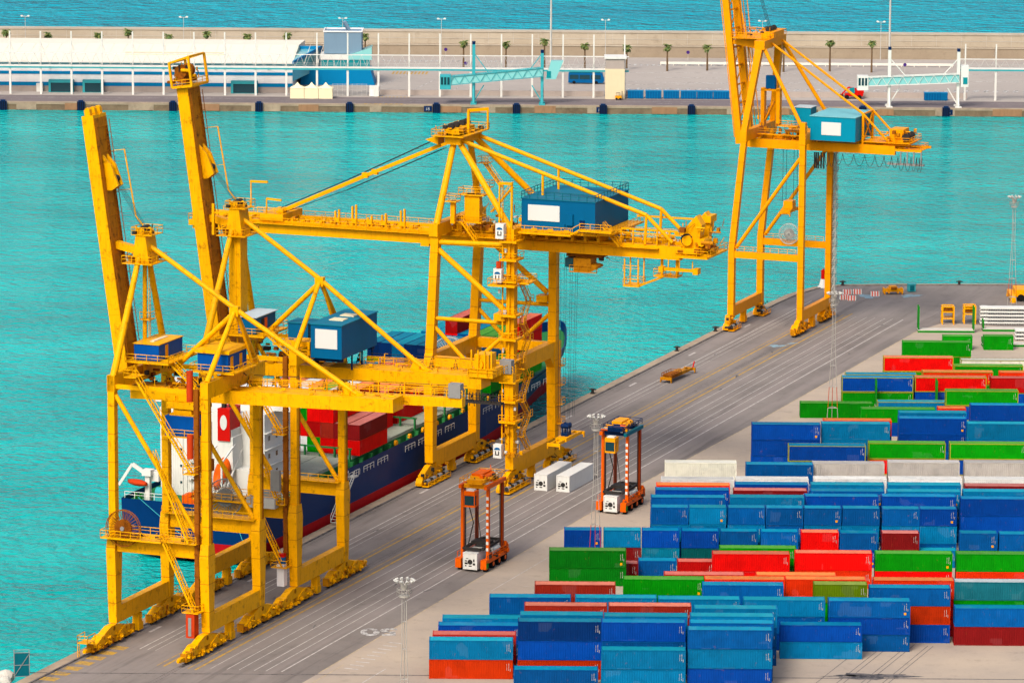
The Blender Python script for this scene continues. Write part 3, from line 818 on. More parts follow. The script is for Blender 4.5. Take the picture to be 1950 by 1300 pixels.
def crane_ab(r, q):
    S, m, G = q['S'], q['m'], GA; zt = q['ztop']; yc = S/2
    for (x, y) in ((0, 0), (0, S), (G, 0), (G, S)):
        box_leg(r, x, y, [(3.2, x, 1.3, 1.5), (q['zp'], x, 1.5, 2.5), (q['zp']+2.1, x, 1.3, 1.9), (q['zp']+2.12, x, 1.1, 1.2), (zt, x, 1.1, 1.2)], m)
        c = y+(-1.4 if y == 0 else .2)
        bogie_plate(r, x, c, 7.4, m)
        b = MB(); e = c-8.6 if y == 0 else c+7.5
        b.box(x-.3, x+.3, e, e+1.2, .7, 1.3); b.tube((x, e-.4 if y == 0 else e+1.2, 1.0), (x, e if y == 0 else e+1.6, 1.0), .28, 0, 10)
        part(b, 'buffer', [m], r)
    for x in (0, G):
        b = MB(); b.box(x-.6, x+.6, .95, S-.95, 3.15, 5.75); part(b, 'sill_beam', [m], r); stow_pin(r, x, S*.42, m)
        b = MB(); b.box(x-.62, x+.62, -.75 if x else -.6, S+1.4, zt-2.4, zt-.003); part(b, 'cross_beam', [m], r)
    # service ladder platform at the near waterside corner
    b = MB(); b.deck(-.9, .8, -10.8, -8.3, 2.4, .1, 0, 'xXy'); b.ladder((-.9, -10.4, .1), (-.9, -10.4, 2.4)); part(b, 'access_platform', [m], r)
    for y in (0, S):
        b = MB(); b.box(.83, G-.83, y-.7, y+.7, q['zp']-.2, q['zp']+2.1); part(b, 'portal_beam', [m], r)
        b = MB(); b.tube((.5, y, zt-3), (G-.8, y, q['zp']+2.1), .36, 0, 10); part(b, 'diagonal_brace', [m], r)
        b = MB(); b.box(.56, G-.56, y-.25, y+.25, zt-2.0, zt-1.35); part(b, 'tie_beam', [m], r)
    # girder, its backreach service girder and walkway
    g0, g1 = q['g']; zb = q['zg']; sl = q['slope']
    b = MB(); b.beam((g0, yc, zb+1.0), (g1, yc, zb+1.0+sl*(g1-g0)), 4.0, 2.0)
    for k in range(int((g1-g0)/4)): b.box(g0+2+k*4, g0+2.12+k*4, yc-2.03, yc+2.03, zb+.12+sl*(2+k*4), zb+1.9+sl*(2+k*4))
    part(b, 'girder', [m], r)
    clutter(r, 'machinery_fitting', 0, 17, yc-3.5, yc+4, zb+2.1, zb+4.6, 70, [m, 'darkyellow', 'rusty', 'dkmetal'], 5, .2, 1.1, .7)
    clutter(r, 'girder_fitting', 17, g1-1, yc-1.9, yc+1.9, zb+2.3+sl*20, zb+2.7+sl*20, 30, [m, 'darkyellow'], 6, .15, .7, .5)
    clutter(r, 'portal_fitting', 1.5, G-1.5, -.7, .7, q['zp']+2.1, q['zp']+2.8, 16, [m, 'darkyellow', 'dkmetal'], 7, .15, .8, .6)
    b = MB()
    for (xa, ya) in ((-.62, .2), (-.62, S+.2), (G+.62, .3), (G+.62, S+.2)):
        b.path([(xa, ya, 4), (xa, ya, zt-3)], .06, 0, 6); b.path([(xa, ya+.3, 8), (xa, ya+.3, zt-6)], .04, 0, 6)
    part(b, 'conduit', ['rusty'], r)
    x0, x1 = q['sg']
    b = MB(); zz = zb+.45
    b.beam((x0, yc+3.1, zz+.7+sl*x0), (x1, yc+3.1, zz+.7+sl*x1), 1.3, 1.4)
    part(b, 'service_girder', [m], r)
    b = MB(); b.rail([(x0, yc+2.5, zz+1.4+sl*x0), (x1, yc+2.5, zz+1.4+sl*x1)], 1.15, 2.4, .06); b.rail([(x0, yc+3.7, zz+1.4+sl*x0), (x1, yc+3.7, zz+1.4+sl*x1)], 1.15, 2.4, .06)
    for k in range(int((x1-6)/4)):
        x = 4+k*4.2; b.beam((x, yc+3.7, zz+1.4+sl*x), (x, yc+3.7, zz+3.1+sl*x), .14, .14); b.beam((x, yc+3.7, zz+3.1+sl*x), (x+.9, yc+2.8, zz+3.3+sl*x), .1, .1)
    part(b, 'walkway_railing', [m], r)
    b = MB()
    for k in range(int((x1-12)/4)): hanger(b, 8+k*4.1, yc+4.4, zz+1.0+sl*(8+k*4.1), 0)
    b.path([(x0, yc+4.4, zz+2.9+sl*x0), (x1, yc+4.4, zz+2.9+sl*x1)], .05); part(b, 'festoon_cable', ['dkmetal'], r)
    b = MB(); b.box(x1-2.1, x1-.2, yc+2.2, yc+3.6, zz+1.41+sl*x1, zz+3.5+sl*x1); part(b, 'electrical_cabinet', 'greymetal', r)
    # raised boom
    b = MB(); bx0, bz0, bx1, bz1 = q['boom']
    for yy, wd in ((yc-1.15, 2.1), (yc+1.15, 2.1)):
        b.beam((bx0, yy, bz0), (bx1, yy, bz1), 1.9, wd, up=(0,1,0))
    b.beam((bx0, yc, bz0), (bx1, yc, bz1), 1.5, .6, up=(0,1,0))
    d = Vector((bx1-bx0, 0, bz1-bz0)).normalized(); nrm = Vector((d.z, 0, -d.x))
    at = lambda z, off, y: Vector((bx0+(bx1-bx0)*(z-bz0)/(bz1-bz0), y, z))+nrm*off
    for k in range(9):
        z = bz0+2+k*(bz1-bz0-3)/9
        c = at(z, 0, yc); b.beam(c-d*.06, c+d*.06, 1.98, 4.48, up=(0,1,0))
    part(b, 'boom', [m], r)
    b = MB(); b.beam(at(bz0+1, .99, yc), at(bz1-.5, .99, yc), .05, 4.2, up=(0,1,0))
    for k in range(20): b.beam(at(bz0+2+k*1.9, 1.04, yc-2.0), at(bz0+2+k*1.9, 1.04, yc+2.0), .08, .1)
    part(b, 'boom_top_plate', ['boomgrime'], r)
    b = MB()
    for yy in (yc-2.2, yc+2.2): b.path([at(z, 1.35, yy) for z in (bz0+3, bz0+14, bz0+26, bz1-1)], .07)
    for k in range(12):
        z = bz0+4+k*3; b.beam(at(z, .9, yc+2.2), at(z, 1.35, yc+2.2), .07, .07)
    b.ladder(at(bz0+3, 1.1, yc+1.4), at(bz1-2, 1.1, yc+1.4)); part(b, 'boom_ladder', ['rusty'], r)
    b = MB(); z = q['lug']
    for yy in (yc-.9, yc+.5): b.prism([(at(z+4, .9, 0).x, z+4), (at(z+2.4, 2.2, 0).x, z+2.4), (at(z-.4, 3.0, 0).x, z-.6), (at(z-.6, 1.9, 0).x, z-1.4), (at(z-1.5, .9, 0).x, z-1.5)], 'y', yy, yy+.45)
    lg = part(b, 'sheave_bracket', [m], r)
    b = MB(); c = at(z, 2.2, yc); b.tube((c.x, yc-.4, c.z), (c.x, yc+.45, c.z), .55, 0, 12); part(b, 'sheave', 'dkmetal', lg)
    ax, az = q['apex']
    b = MB()
    for k in range(4): b.tube(at(z, 2.3, yc-.7+.45*k), (ax+.3, yc-.7+.45*k, az+.6), .035, 0, 5)
    part(b, 'hoist_rope', 'rope', r)
    b = MB(); c = at(az-1.8, .9, yc); b.beam(c, (ax, yc, az-2.6), 1.2, 1.1); part(b, 'boom_latch', [m], r)
    b = MB(); c = at(az+12, 3.0, yc+2.6); b.tube(c, at(az+2, 3.6, yc+2.2), .12); b.tube(at(az+2, 3.6, yc+2.2), (ax+.2, yc+1.2, az), .12)
    b.beam(c, at(az+12, .9, yc+2.3), .1, .1); b.beam(at(az+6, 3.3, yc+2.5), at(az+6, .9, yc+2.4), .08, .08); part(b, 'folded_stay', [m], r)
    if q.get('cage'):
        b = MB(); z = bz1
        p0 = [at(z, -1.3, yc-2.9), at(z, 2.1, yc-2.9), at(z, 2.1, yc+2.9), at(z, -1.3, yc+2.9)]
        p1 = [v+d*4.6 for v in p0]; p1[0] = p0[0]+d*3.9; p1[3] = p0[3]+d*3.9
        for i in range(4):
            b.beam(p0[i], p1[i], .34, .34); b.beam(p0[i], p0[(i+1)%4], .3, .3); b.beam(p1[i], p1[(i+1)%4], .3, .3)
        c = at(z+.1, .4, yc); b.beam(c-d*.1, c+d*.1, 3.6, 6.0, up=(0,1,0))
        for k in range(9): b.beam(at(z+.2, -1.2, yc-2.9+k*.7), at(z+1.2, -1.2, yc-2.9+k*.7), .1, .1)
        b.rail([p0[1], p0[2]], 1.1); b.rail([p0[0], p0[1]], 1.1)
        cg = part(b, 'boom_tip_frame', [m], r)
        b = MB()
        for yy in (yc-1.5, yc+.8):
            c = at(z+2.3, 0, yy); b.tube(c-Vector((0,.5,0)), c+Vector((0,.5,0)), 1.05, 0, 14)
        c = at(z+1.4, 0, yc); b.box(c.x-.7, c.x+.9, yc-2, yc+2, z+.6, z+1.3); part(b, 'sheave', 'rusty', cg); clutter(cg, 'tip_machinery', bx1-2.0, bx1+1.0, yc-2.4, yc+2.0, z+.3, z+3.2, 36, [m, 'darkyellow', 'dkmetal', 'rusty'], 12, .2, .9, .9)
    else:
        b = MB()
        for yy in (yc-1.7, yc, yc+1.7):
            c = at(bz1, 0, yy); b.beam(c, c+d*.9, .9, .8, up=(0,1,0)); b.tube(c+d*.8-Vector((0,.35,0)), c+d*.8+Vector((0,.35,0)), .4, 0, 10)
        part(b, 'boom_tip', [m], r)
    # A-frame and mast head
    for y0, y1 in ((.2, yc-1.6), (S-.2, yc+1.6)):
        b = MB(); b.tube((.1, y0, zt-.2), (ax*.8, y1, az-3.2), .55, 0, 12, .42); part(b, 'aframe_leg', [m], r)
    b = MB()
    if q.get('mast'): b.box(ax-1.0, ax+1.0, yc-1.3, yc+1.3, zt-.2, az-3.5); b.box(ax-.3, ax+.3, yc-1.38, yc-1.3, zt, az-4)
    else: b.tube((ax-.2, yc, zt-2), (ax, yc, az-3), .34, 0, 10); b.ladder((ax+.7, yc, zt), (ax+.7, yc, az-2)); b.box(ax-.5, ax+1.2, yc-.9, yc+.9, 48, 48.15); b.rail([(ax-.5, yc-.9, 48.15), (ax+1.2, yc-.9, 48.15), (ax+1.2, yc+.9, 48.15)])
    part(b, 'mast', [m], r)
    b = MB(); b.prism([(ax-1.3, az-4), (ax+1.5, az-4), (ax+.9, az+.2), (ax-.7, az+.2)], 'y', yc-1.7, yc+1.7)
    b.deck(ax-2.6, ax+2.4, yc-2.6, yc+2.6, az-4.0, .12); b.deck(ax-1.3, ax+2.1, yc-1.9, yc+1.9, az+.3, .12)
    b.box(ax-.9, ax+.5, yc-1.3, yc+1.3, az+.3, az+1.1)
    hd = part(b, 'mast_head', [m], r); clutter(hd, 'head_fitting', ax-1.4, ax+1.6, yc-1.8, yc+1.8, az+.3, az+1.3, 16, [m, 'darkyellow', 'dkmetal'], 9, .15, .7, .8); clutter(hd, 'latch_gear', ax-2.5, ax+1.6, yc-2.4, yc+2.4, az-3.9, az-2.8, 22, [m, 'darkyellow', 'rusty'], 10, .15, .8, .9)
    b = MB()
    for yy in (-.9, .1, .7): b.tube((ax+.1, yc+yy-.2, az+1.0), (ax+.1, yc+yy+.2, az+1.0), .55, 0, 12)
    part(b, 'sheave', 'dkmetal', hd)
    b = MB()
    if q.get('mast'):
        b.beam((ax+1.6, yc+1.5, az+.3), (ax+1.6, yc+1.5, az+4.2), .16, .16); b.beam((ax+1.5, yc+1.5, az+4.2), (ax+4.6, yc+1.2, az+4.3), .3, .34)
        b.beam((ax-3.2, yc-2.2, az-4), (ax-3.2, yc-2.2, az+.9), .4, .4); b.beam((ax-3.2, yc-2.2, az-.5), (ax-.8, yc-1.6, az-.5), .3, .3)
        part(b, 'service_jib', [m], r)
    # backstay, its supporting tripod
    nx, nz = q['node']; fx = q['foot']
    b = MB(); b.tube((ax+.6, yc, az-1.4), (nx, yc, nz), .38, 0, 10); b.tube((nx, yc, nz), (fx, yc, zb+2.2+sl*fx), .38, 0, 10)
    b.prism([(fx-2.4, zb+2.0+sl*fx), (fx+1.6, zb+2.0+sl*fx), (fx+.2, zb+2.7+sl*fx), (fx-1.6, zb+3.9+sl*fx)], 'y', yc-.3, yc+.3)
    b.box(nx-.7, nx+.7, yc-.45, yc+.45, nz-1.1, nz+.35); part(b, 'backstay', [m], r)
    for y0 in (.3, S-.3):
        b = MB(); b.tube((G, y0, zt-.1), (nx, yc+(.3 if y0 > yc else -.3), nz-.5), .44, 0, 10, .36); part(b, 'backstay_prop', [m], r)
    b = MB(); b.tube((nx-.4, yc, nz-.9), (5.2, yc, zt-.8), .4, 0, 10); b.tube((nx+.3, yc+.2, nz-.9), (nx+1.2, yc+3.5, zt+1), .24, 0, 8); part(b, 'backstay_prop', [m], r)
    return at
def lift_and_stairs(r, q):
    G = GA; m = q['m']; zt = q['ztop']; S = q['S']
    b = MB(); x = G-1.15
    b.box(x-.35, x+.35, -1.25, -.62, 6.5, zt-1)
    for k in range(int((zt-8)/1.6)): b.box(x-.42, x+.42, -1.3, -.6, 7+k*1.6, 7.18+k*1.6)
    part(b, 'lift_track', ['rusty'], r)
    zp = q['zp']+2.1
    b = MB(); b.stairs((4.6, -1.5, zt+.3), (G-1.8, -1.5, 27.5), .9); b.stairs((G-2.4, -2.4, 27.5), (8.6, -2.4, 23.0), .9) if q.get('z2') else None
    b.stairs((7.6, -1.6, 29.5), (G-2.2, -1.6, zp+.2), .9); b.stairs((9.4, -2.2, zp), (G-1.2, -2.2, 6.6), .9)
    part(b, 'stairway', [m], r)
    b = MB(); b.deck(G-2.8, G-.8, -2.4, -.75, 27.4, .1); b.deck(3.0, 5.0, -2.3, .8, zt+.3, .1, 0, 'xy'); b.deck(G-2.9, G-.2, -2.9, -.9, 6.5, .12)
    b.deck(-1.0, 9.0, -2.6, -.72, zp+.15, .2, 0, 'xyX'); b.deck(9.0, G-.9, -2.0, -.72, zp+.15, .1, 0, 'y')
    part(b, 'platform', [m], r)
    b = MB(); b.deck(0, G, .72, 1.9, zp+.1, .1, 0, 'Y'); b.deck(0, G, S-1.9, S-.72, zp+.1, .1, 0, 'y'); part(b, 'portal_walkway', [m], r)

# crane A
QA = dict(S=18.4, m='yellowA', ztop=41.0, zp=14.5, g=(-.6, 42.3), zg=36.1, slope=.024, sg=(17, 51.5), boom=(-1.6, 38.6, -7.2, 78.6), lug=68.8, apex=(1.1, 60.8), node=(15.9, 50.6), foot=35.6)
cA = thing('container_crane', 'yellow crane with raised plain boom and small blue houses, nearest the viewer', 'crane', W(WS, 587.1), -PHI, 'ship-to-shore cranes on the quay')
crane_ab(cA, QA); lift_and_stairs(cA, QA)
house(cA, 1.2, 5.3, 5.0, 13.2, 42.6, 45.0, 'houseblueA', 'yellowA', door=[(7.2, 'carrieryellow')], hatch=[(.45, .62, .2, .8)])
b = MB(); b.deck(.2, 7.4, 3.9, 14.0, 42.5, .25, 0, 'yXY'); b.beam((1.5, 5, 42.3), (1.5, 5, 40.8), .3, .3); b.beam((5, 13, 42.3), (5, 13, 40.8), .3, .3); b.stairs((6.6, 6, 42.4), (11.5, 5.2, 38.6), .9); part(b, 'house_platform', ['yellowA'], cA)
house(cA, 11.4, 16.4, 5.6, 12.2, 41.7, 44.3, 'houseblueA', 'yellowA', door=[(6.4, 'carrieryellow'), (9.6, 'carrieryellow')], over=.35, roofth=.5)
b = MB(); b.deck(10.6, 17.8, 4.6, 13.0, 41.6, .2, 0, 'xyX'); part(b, 'house_platform', ['yellowA'], cA)
hz = house(cA, 6.6, 11.7, 4.2, 8.6, 31.6, 34.6, 'houseblueA', 'yellowA', name='operator_cab', roofth=.25, over=-.5)
b = MB(); b.deck(6.3, 12.0, 3.6, 4.2, 31.6, .12, 0, 'y'); b.box(7.6, 10.6, 5, 8, 34.86, 35.4); part(b, 'cab_platform', ['yellowA'], cA)
b = MB()
for xx in (7.2, 11.1): b.beam((xx, 6.4, 34.5), (xx, 6.4, 37.3), .3, .3)
b.box(6.5, 12.4, 4.8, 8.4, 35.6, 36.6); b.rail([(6.5, 4.6, 36.6), (12.4, 4.6, 36.6)]); part(b, 'trolley', ['yellowA'], cA)
b = MB()
for k in range(6): b.tube((7.4+k*.7, 8.8, 31.4), (7.4+k*.7, 8.8, 17.5), .03, 0, 5)
part(b, 'hoist_rope', 'rope', cA)
for zz, ln in ((38.2, 4.6), (29.6, 3.6)):
    b = MB(); b.tube((G_ := GA-2.0, -1.4, zz), (G_, -1.4, zz+ln), .5, 0, 12); part(b, 'counterweight', 'redfade', cA)
b = MB(); b.box(GA-2.2, GA-.8, -3.0, -1.5, 2.7, 6.3); lc = part(b, 'lift_car', 'redfade', cA)
b = MB(); b.box(GA-1.8, GA-1.3, -3.05, -3.0, 3.0, 5.8); part(b, 'door', 'greymetal', lc)
cable_reel(cA, 2.4, -1.7, 18.2, 2.75, 'rusty')
b = MB(); b.box(13.0, 14.6, 2.4, 4.4, 26.8, 28.6); part(b, 'hose_box', ['rusty'], cA)

# crane B
QB = dict(S=18.6, m='yellowB', ztop=40.5, zp=14.0, g=(-.6, 43.5), zg=34.5, slope=.012, sg=(22, 47), boom=(-1.3, 38.2, -6.9, 79.4), lug=66.4, apex=(1.6, 60.4), node=(15.6, 50.1), foot=33.3, cage=True, mast=True)
cB = thing('container_crane', 'yellow crane with raised boom, cage at boom tip and blue box house with white panel', 'crane', W(WS, 619.3), -PHI, 'ship-to-shore cranes on the quay')
crane_ab(cB, QB); lift_and_stairs(cB, QB)
house(cB, 3.4, 6.4, 5.3, 12.8, 41.4, 44.0, 'houseblue', 'roofwhite', door=[(7.4, 'dkmetal'), (8.6, 'orange')], over=.35)
b = MB(); b.deck(2.2, 8.2, 4.3, 13.6, 41.3, .25, 0, 'xyXY'); b.beam((3, 6, 41.1), (3, 6, 39), .3, .3); b.beam((7, 12, 41.1), (7, 12, 39), .3, .3); b.stairs((8.2, 6, 41.3), (13.8, 5.2, 37.4), .9); part(b, 'house_platform', ['yellowB'], cB)
house(cB, 17.1, 22.3, 2.3, 16.3, 39.0, 44.2, 'houseblue', 'roofblue', panel=(.15, .86, .30, .88), hatch=[(.3, .75, .25, .4), (.3, .75, .55, .7)], roofth=.18)
b = MB()
for yy in (7, 11, 15):
    b.beam((22.0, yy, 39.0), (22.0, yy, 36.6), .22, .22)
for yy in (3.2, 15.4): b.box(17.3, 22.1, yy, yy+.35, 38.4, 38.95)
part(b, 'house_support', 'navy', cB)
house(cB, 10.0, 13.4, 9.6, 13.6, 40.2, 42.8, 'houseblue', 'roofblue', name='electrical_room')
b = MB(); b.deck(9.2, 16.8, 5.5, 14.2, 40.1, .25, 0, 'xyY'); b.box(13.3, 16.4, 3.4, 6.6, 39.0, 41.2); b.rail([(15.0, 1.2, 39.2), (17, 1.2, 39.2)]); part(b, 'house_platform', ['yellowB'], cB)
b = MB(); b.box(41.5, 45.5, 7.0, 11.8, 36.9, 38.2); b.box(42.2, 44.6, 7.6, 10.8, 38.2, 40.4); b.tube((43, 7.2, 38.9), (43, 11.4, 38.9), .8, 0, 12); b.rail([(41.5, 6.8, 37.2), (46.2, 6.8, 37.2), (46.2, 12.0, 37.2)])
for k in range(4): b.beam((42+k*1.1, 7, 38.2), (42+k*1.1, 7, 41.2), .22, .22)
part(b, 'hoist_winch', ['yellowB'], cB)
b = MB(); b.box(41.0, 47.6, 5.2, 6.6, 33.2, 33.5)
for k in range(12): b.beam((41.2+k*.56, 5.4, 33.5), (41.2+k*.56, 5.4, 34.9), .12, .12)
b.rail([(41.0, 5.2, 33.5), (47.6, 5.2, 33.5)]); part(b, 'hanging_walkway', 'dkmetal', cB)
b = MB()
for k in range(9): hanger(b, 17+k*3.2, 5.7, 32.4+.012*k*3, 0)
part(b, 'festoon_hanger', 'dkmetal', cB)
cable_reel(cB, 4.2, -1.7, 16.6, 2.9, 'greymetal')
b = MB(); b.box(GA-2.1, GA-.9, -2.4, -1.2, 3.4, 6.9); lc = part(b, 'lift_car', 'bldgrey', cB)
b = MB(); b.tube((GA-1.5, -1.8, 6.9), (GA-1.5, -1.8, 8.0), .6, 0, 12); part(b, 'lift_motor', 'skipblue', lc)
b = MB(); b.box(GA-2.0, GA-1.0, -2.3, -1.3, 8.0, 8.5); part(b, 'lift_top', 'red', lc)
b = MB(); b.box(GA-2.9, GA-1.4, -2.9, -2.2, 18.6, 21.8); part(b, 'electrical_cabinet', 'greymetal', cB)
b = MB(); b.box(8.2, 13.0, -2.5, -1.0, 15.6, 17.2); part(b, 'tank', 'galv', cB)

# crane C: large crane with its boom lowered over the ship
S, G, m = 20.7, 15.2, 'yellowC'; yc = S/2
cC = thing('container_crane', 'largest yellow crane, boom lowered over the ship, big navy blue machinery house', 'crane', W(WS, 712.5), -PHI, 'ship-to-shore cranes on the quay')
r = cC
for (x, y) in ((0, 0), (0, S), (G, 0), (G, S)):
    top = 1.0 if x == 0 else 0
    box_leg(r, x, y, [(3.6, x, 1.5, 1.7), (12, x, 1.6, 2.1), (20.4, x, 1.7, 2.9), (23.0, x, 1.5, 2.2), (23.2, x, 1.5, 1.75), (44.6, x+top, 1.45, 1.6)], m)
    bogie_motor(r, x, y-4.4 if y == 0 else y-2.2, 4, 2.75, m)
for x in (0, G):
    b = MB(); b.prism([(.9, 5.5), (S-.9, 5.5), (S-.9, 2.6), (.9, 2.6)], 'x', x-.7, x+.7); part(b, 'sill_beam', [m], r); stow_pin(r, x, S*.48, m)
    b = MB(); b.prism([(1.0, 23.0), (S-1.0, 23.0), (S-1.0, 18.0), (S-3.4, 20.4), (3.4, 20.4), (1.0, 18.0)], 'x', x-.72, x+.72); part(b, 'portal_beam', [m], r)
    b = MB(); b.box(x-.8+(.9 if x == 0 else 0), x+.8+(.9 if x == 0 else 0), -1.2, S+1.2, 44.0, 46.2); part(b, 'cross_beam', [m], r)
for y in (0, S):
    b = MB(); b.box(.86, G-.86, y-.6, y+.6, 20.9, 22.7); part(b, 'portal_beam', [m], r)
    T = [((1.6, y, 42.9), (G-.7, y, 43.2), .46), ((1.4, y, 41.6), (G-1.2, y, 31.6), .5), ((.9, y, 29.4), (G-.6, y, 29.4), .36), ((.8, y, 27.8), (6.4, y, 22.4), .38), ((G-.7, y, 27.8), (8.6, y, 22.4), .38)]
    for p, q_, rad in T: b = MB(); b.tube(p, q_, rad, 0, 10); part(b, 'diagonal_brace', [m], r)
    b = MB(); b.box(G-2.8, G-.75, y-1.5, y+.9, 30.0, 31.2); part(b, 'gusset', [m], r)
for y, w in ((7.0, 1.2), (13.8, 1.2)):
    b = MB(); b.box(-49.0, 44.0, y-w/2, y+w/2, 41.4, 43.8)
    for k in range(22): b.box(-47+k*4.2, -46.85+k*4.2, y-w/2-.03, y+w/2+.03, 41.45, 43.75)
    b.box(-4.6, -3.0, y-w/2-.05, y+w/2+.05, 40.9, 44.2)
    part(b, 'girder', [m], r)
b = MB()
for k in range(12): b.box(-48+k*8, -47.5+k*8, 7.6, 13.2, 42.9, 43.6)
part(b, 'cross_tie', [m], r)
b = MB()
for y in (5.9, 14.9): b.box(-47, 40, y-.45, y+.45, 43.2, 43.3); b.rail([(-47, y-(.45 if y < 9 else -.45), 43.3), (15.5, y-(.45 if y < 9 else -.45), 43.3)], 1.1, 2.0)
for x in (-20.6, -17.3, -8.0, -11.6, -14.3):
    h = {-17.3: 3.4, -8.0: 3.2, -20.6: 2.4, -11.6: 2.2, -14.3: 1.6}[x]; b.box(x-.5, x-.2, 6.2, 6.6, 43.8, 43.8+h); b.box(x+.2, x+.5, 6.2, 6.6, 43.8, 43.8+h+.3); b.box(x-.4, x+.4, 6.1, 6.8, 44.2, 45)
for k in range(14): b.box(-30+k*1.9, -29.2+k*1.9, 7.2, 7.9, 43.8, 44.1+.35*random.random())
for k in range(7): b.box(1.8+k*1.9, 3.0+k*1.9, 7.0, 9.0, 43.8, 44.5+.8*random.random())
part(b, 'boom_walkway', [m], r)
b = MB(); b.box(-35.5, -31.0, 6.0, 14.6, 43.81, 45.0); b.tube((-32, 7, 45.3), (-32, 9, 45.3), .5, 0, 10); b.beam((-34.4, 6.5, 45), (-34.4, 6.5, 47.6), .2, .2); b.beam((-34.4, 6.5, 47.6), (-31.4, 6.2, 47.5), .3, .36); b.rail([(-36, 6, 45), (-31, 6, 45)])
part(b, 'stay_anchor', [m], r)
b = MB(); b.box(-49.6, -46.0, 6.0, 14.6, 42.0, 43.0); b.rail([(-49.6, 6, 43), (-49.6, 14.6, 43)]); b.rail([(-49.6, 6, 43), (-46, 6, 43)]); part(b, 'boom_tip', [m], r)
# A-frame, apex platform and stays
for y0, y1 in ((.2, 6.6), (S-.2, 14.1)):
    b = MB(); b.tube((1.0, y0, 46.0), (1.6, y1, 59.6), .62, 0, 12, .55); part(b, 'aframe_leg', [m], r)
    b = MB(); b.tube((2.6, y1, 59.8), (G-.4, y0, 46.0), .56, 0, 12); part(b, 'aframe_leg', [m], r)
b = MB(); b.box(.4, 3.4, 5.2, 15.4, 59.4, 61.0); b.deck(-1.6, 4.4, 4.0, 16.4, 61.0, .15); b.box(.2, 2.6, 6.5, 14, 61.0, 62.0)
b.prism([(-3.4, 60.0), (-1.0, 60.9), (-1.0, 59.2)], 'y', 5.6, 8.6); b.prism([(-3.4, 60.0), (-1.0, 60.9), (-1.0, 59.2)], 'y', 12.0, 15.0)
b.beam((3.2, 9.5, 61), (3.2, 9.5, 65.0), .45, .45); b.beam((3.0, 9.5, 65.0), (6.2, 11.5, 65.2), .4, .55); b.beam((4.2, 16.2, 61), (4.2, 16.2, 64.4), .3, .3)
hd = part(b, 'apex_platform', [m], r)
b = MB()
for yy in (6.4, 8.8, 11.6, 13.6): b.tube((1.0, yy, 62.4), (1.0, yy+.7, 62.4), .6, 0, 12)
part(b, 'sheave', 'dkmetal', hd)
b = MB(); b.ladder((2.0, 15.2, 46.2), (2.4, 13.6, 59.5)); b.stairs((5.5, 15.0, 46.4), (9.4, 15.0, 51.0)); b.deck(3.4, 5.4, 14, 16.4, 50.8, .1); b.deck(3.2, 5.2, 13.6, 15.8, 55.2, .1); b.stairs((7.5, 14.6, 51), (4.2, 14.6, 55.2)); part(b, 'stairway', [m], r)
for y in (8.2, 12.6):
    b = MB(); b.beam((-1.6, y, 58.8), (-16, y, 52.6), .55, .55); b.beam((-16, y, 52.6), (-33.2, y, 44.9), .55, .55); b.box(-16.5, -15.4, y-.36, y+.36, 52.2, 53.1); part(b, 'forestay', [m], r)
b = MB()
for y in (9.0, 9.8, 11.4): b.path([(-1.8, y, 60.2), (-20, y, 51.4), (-33, y, 45.6)], .05, 0, 5); b.path([(-1.6, y, 58.0), (-20, y, 49.6), (-33, y, 44.6)], .05, 0, 5)
part(b, 'hoist_rope', 'rope', r)
for y in (6.4, 14.2):
    b = MB(); b.tube((2.8, y, 60.2), (37.6, y, 48.9), .36, 0, 10); b.tube((37.6, y, 48.9), (42.4, y, 44.4), .34, 0, 10); b.tube((37.6, y, 48.9), (37.4, y, 43.8), .26, 0, 8); b.tube((18.4, y, 55.0), (18.4, y, 51.0), .24, 0, 8); part(b, 'backstay', [m], r)
h = house(r, 16.2, 29.8, 1.9, 18.9, 45.9, 51.2, 'houseblue', 'roofblue', panel=(.09, .52, .30, .82))
b = MB(); b.rail([(16.2, 1.9, 51.3), (29.8, 1.9, 51.3), (29.8, 18.9, 51.3), (16.2, 18.9, 51.3), (16.2, 1.9, 51.3)], 1.2, 1.5, .05); part(b, 'roof_railing', 'tealdark', h)
b = MB(); b.box(24.6, 25.8, 1.5, 1.89, 47.0, 49.0); b.box(23.8, 24.3, 1.6, 1.89, 46.2, 47.2); part(b, 'vent_box', 'houseblue', h)
b = MB(); b.box(27.0, 27.9, 1.75, 1.89, 46.1, 48.0); part(b, 'door', 'navy', h)
b = MB(); b.deck(15.6, 25.8, .5, 1.9, 45.6, .35, 0, 'xy'); b.deck(27.6, 33.4, .2, 1.9, 46.6, .35, 0, 'y'); b.stairs((25.8, 1.0, 45.6), (27.6, 1.0, 46.6)); b.box(16, 30.2, 1.9, 18.9, 45.3, 45.85); b.deck(29.85, 32.6, 1.9, 19.2, 45.8, .3, 0, 'X')
for k in range(6): b.box(17+k*2.4, 17.5+k*2.4, 5, 16, 43.8, 45.3)
for k in range(3): b.box(18.6+k*3.0, 19.6+k*3.0, .42, .5, 45.9, 46.4, 1)
part(b, 'house_platform', [m, 'carrieryellow'], r)
b = MB(); b.box(31.5, 44, 6.2, 6.6, 45.6, 45.8); b.rail([(31.5, 6.2, 44.2), (43, 6.2, 44.2)], 1.2); b.rail([(31.5, 14.6, 44.2), (43, 14.6, 44.2)], 1.2)
for k in range(5): b.beam((33+k*2.2, 6.4, 43.8), (33+k*2.2, 6.4, 46.2), .25, .25)
b.box(33.0, 43.4, 14.4, 14.7, 47.3, 47.6); b.box(33, 43.4, 6.4, 6.7, 46.2, 46.5); b.stairs((30.4, 4.8, 46.6), (33.4, 4.8, 43.4), 1.0); part(b, 'backreach_walkway', [m], r)
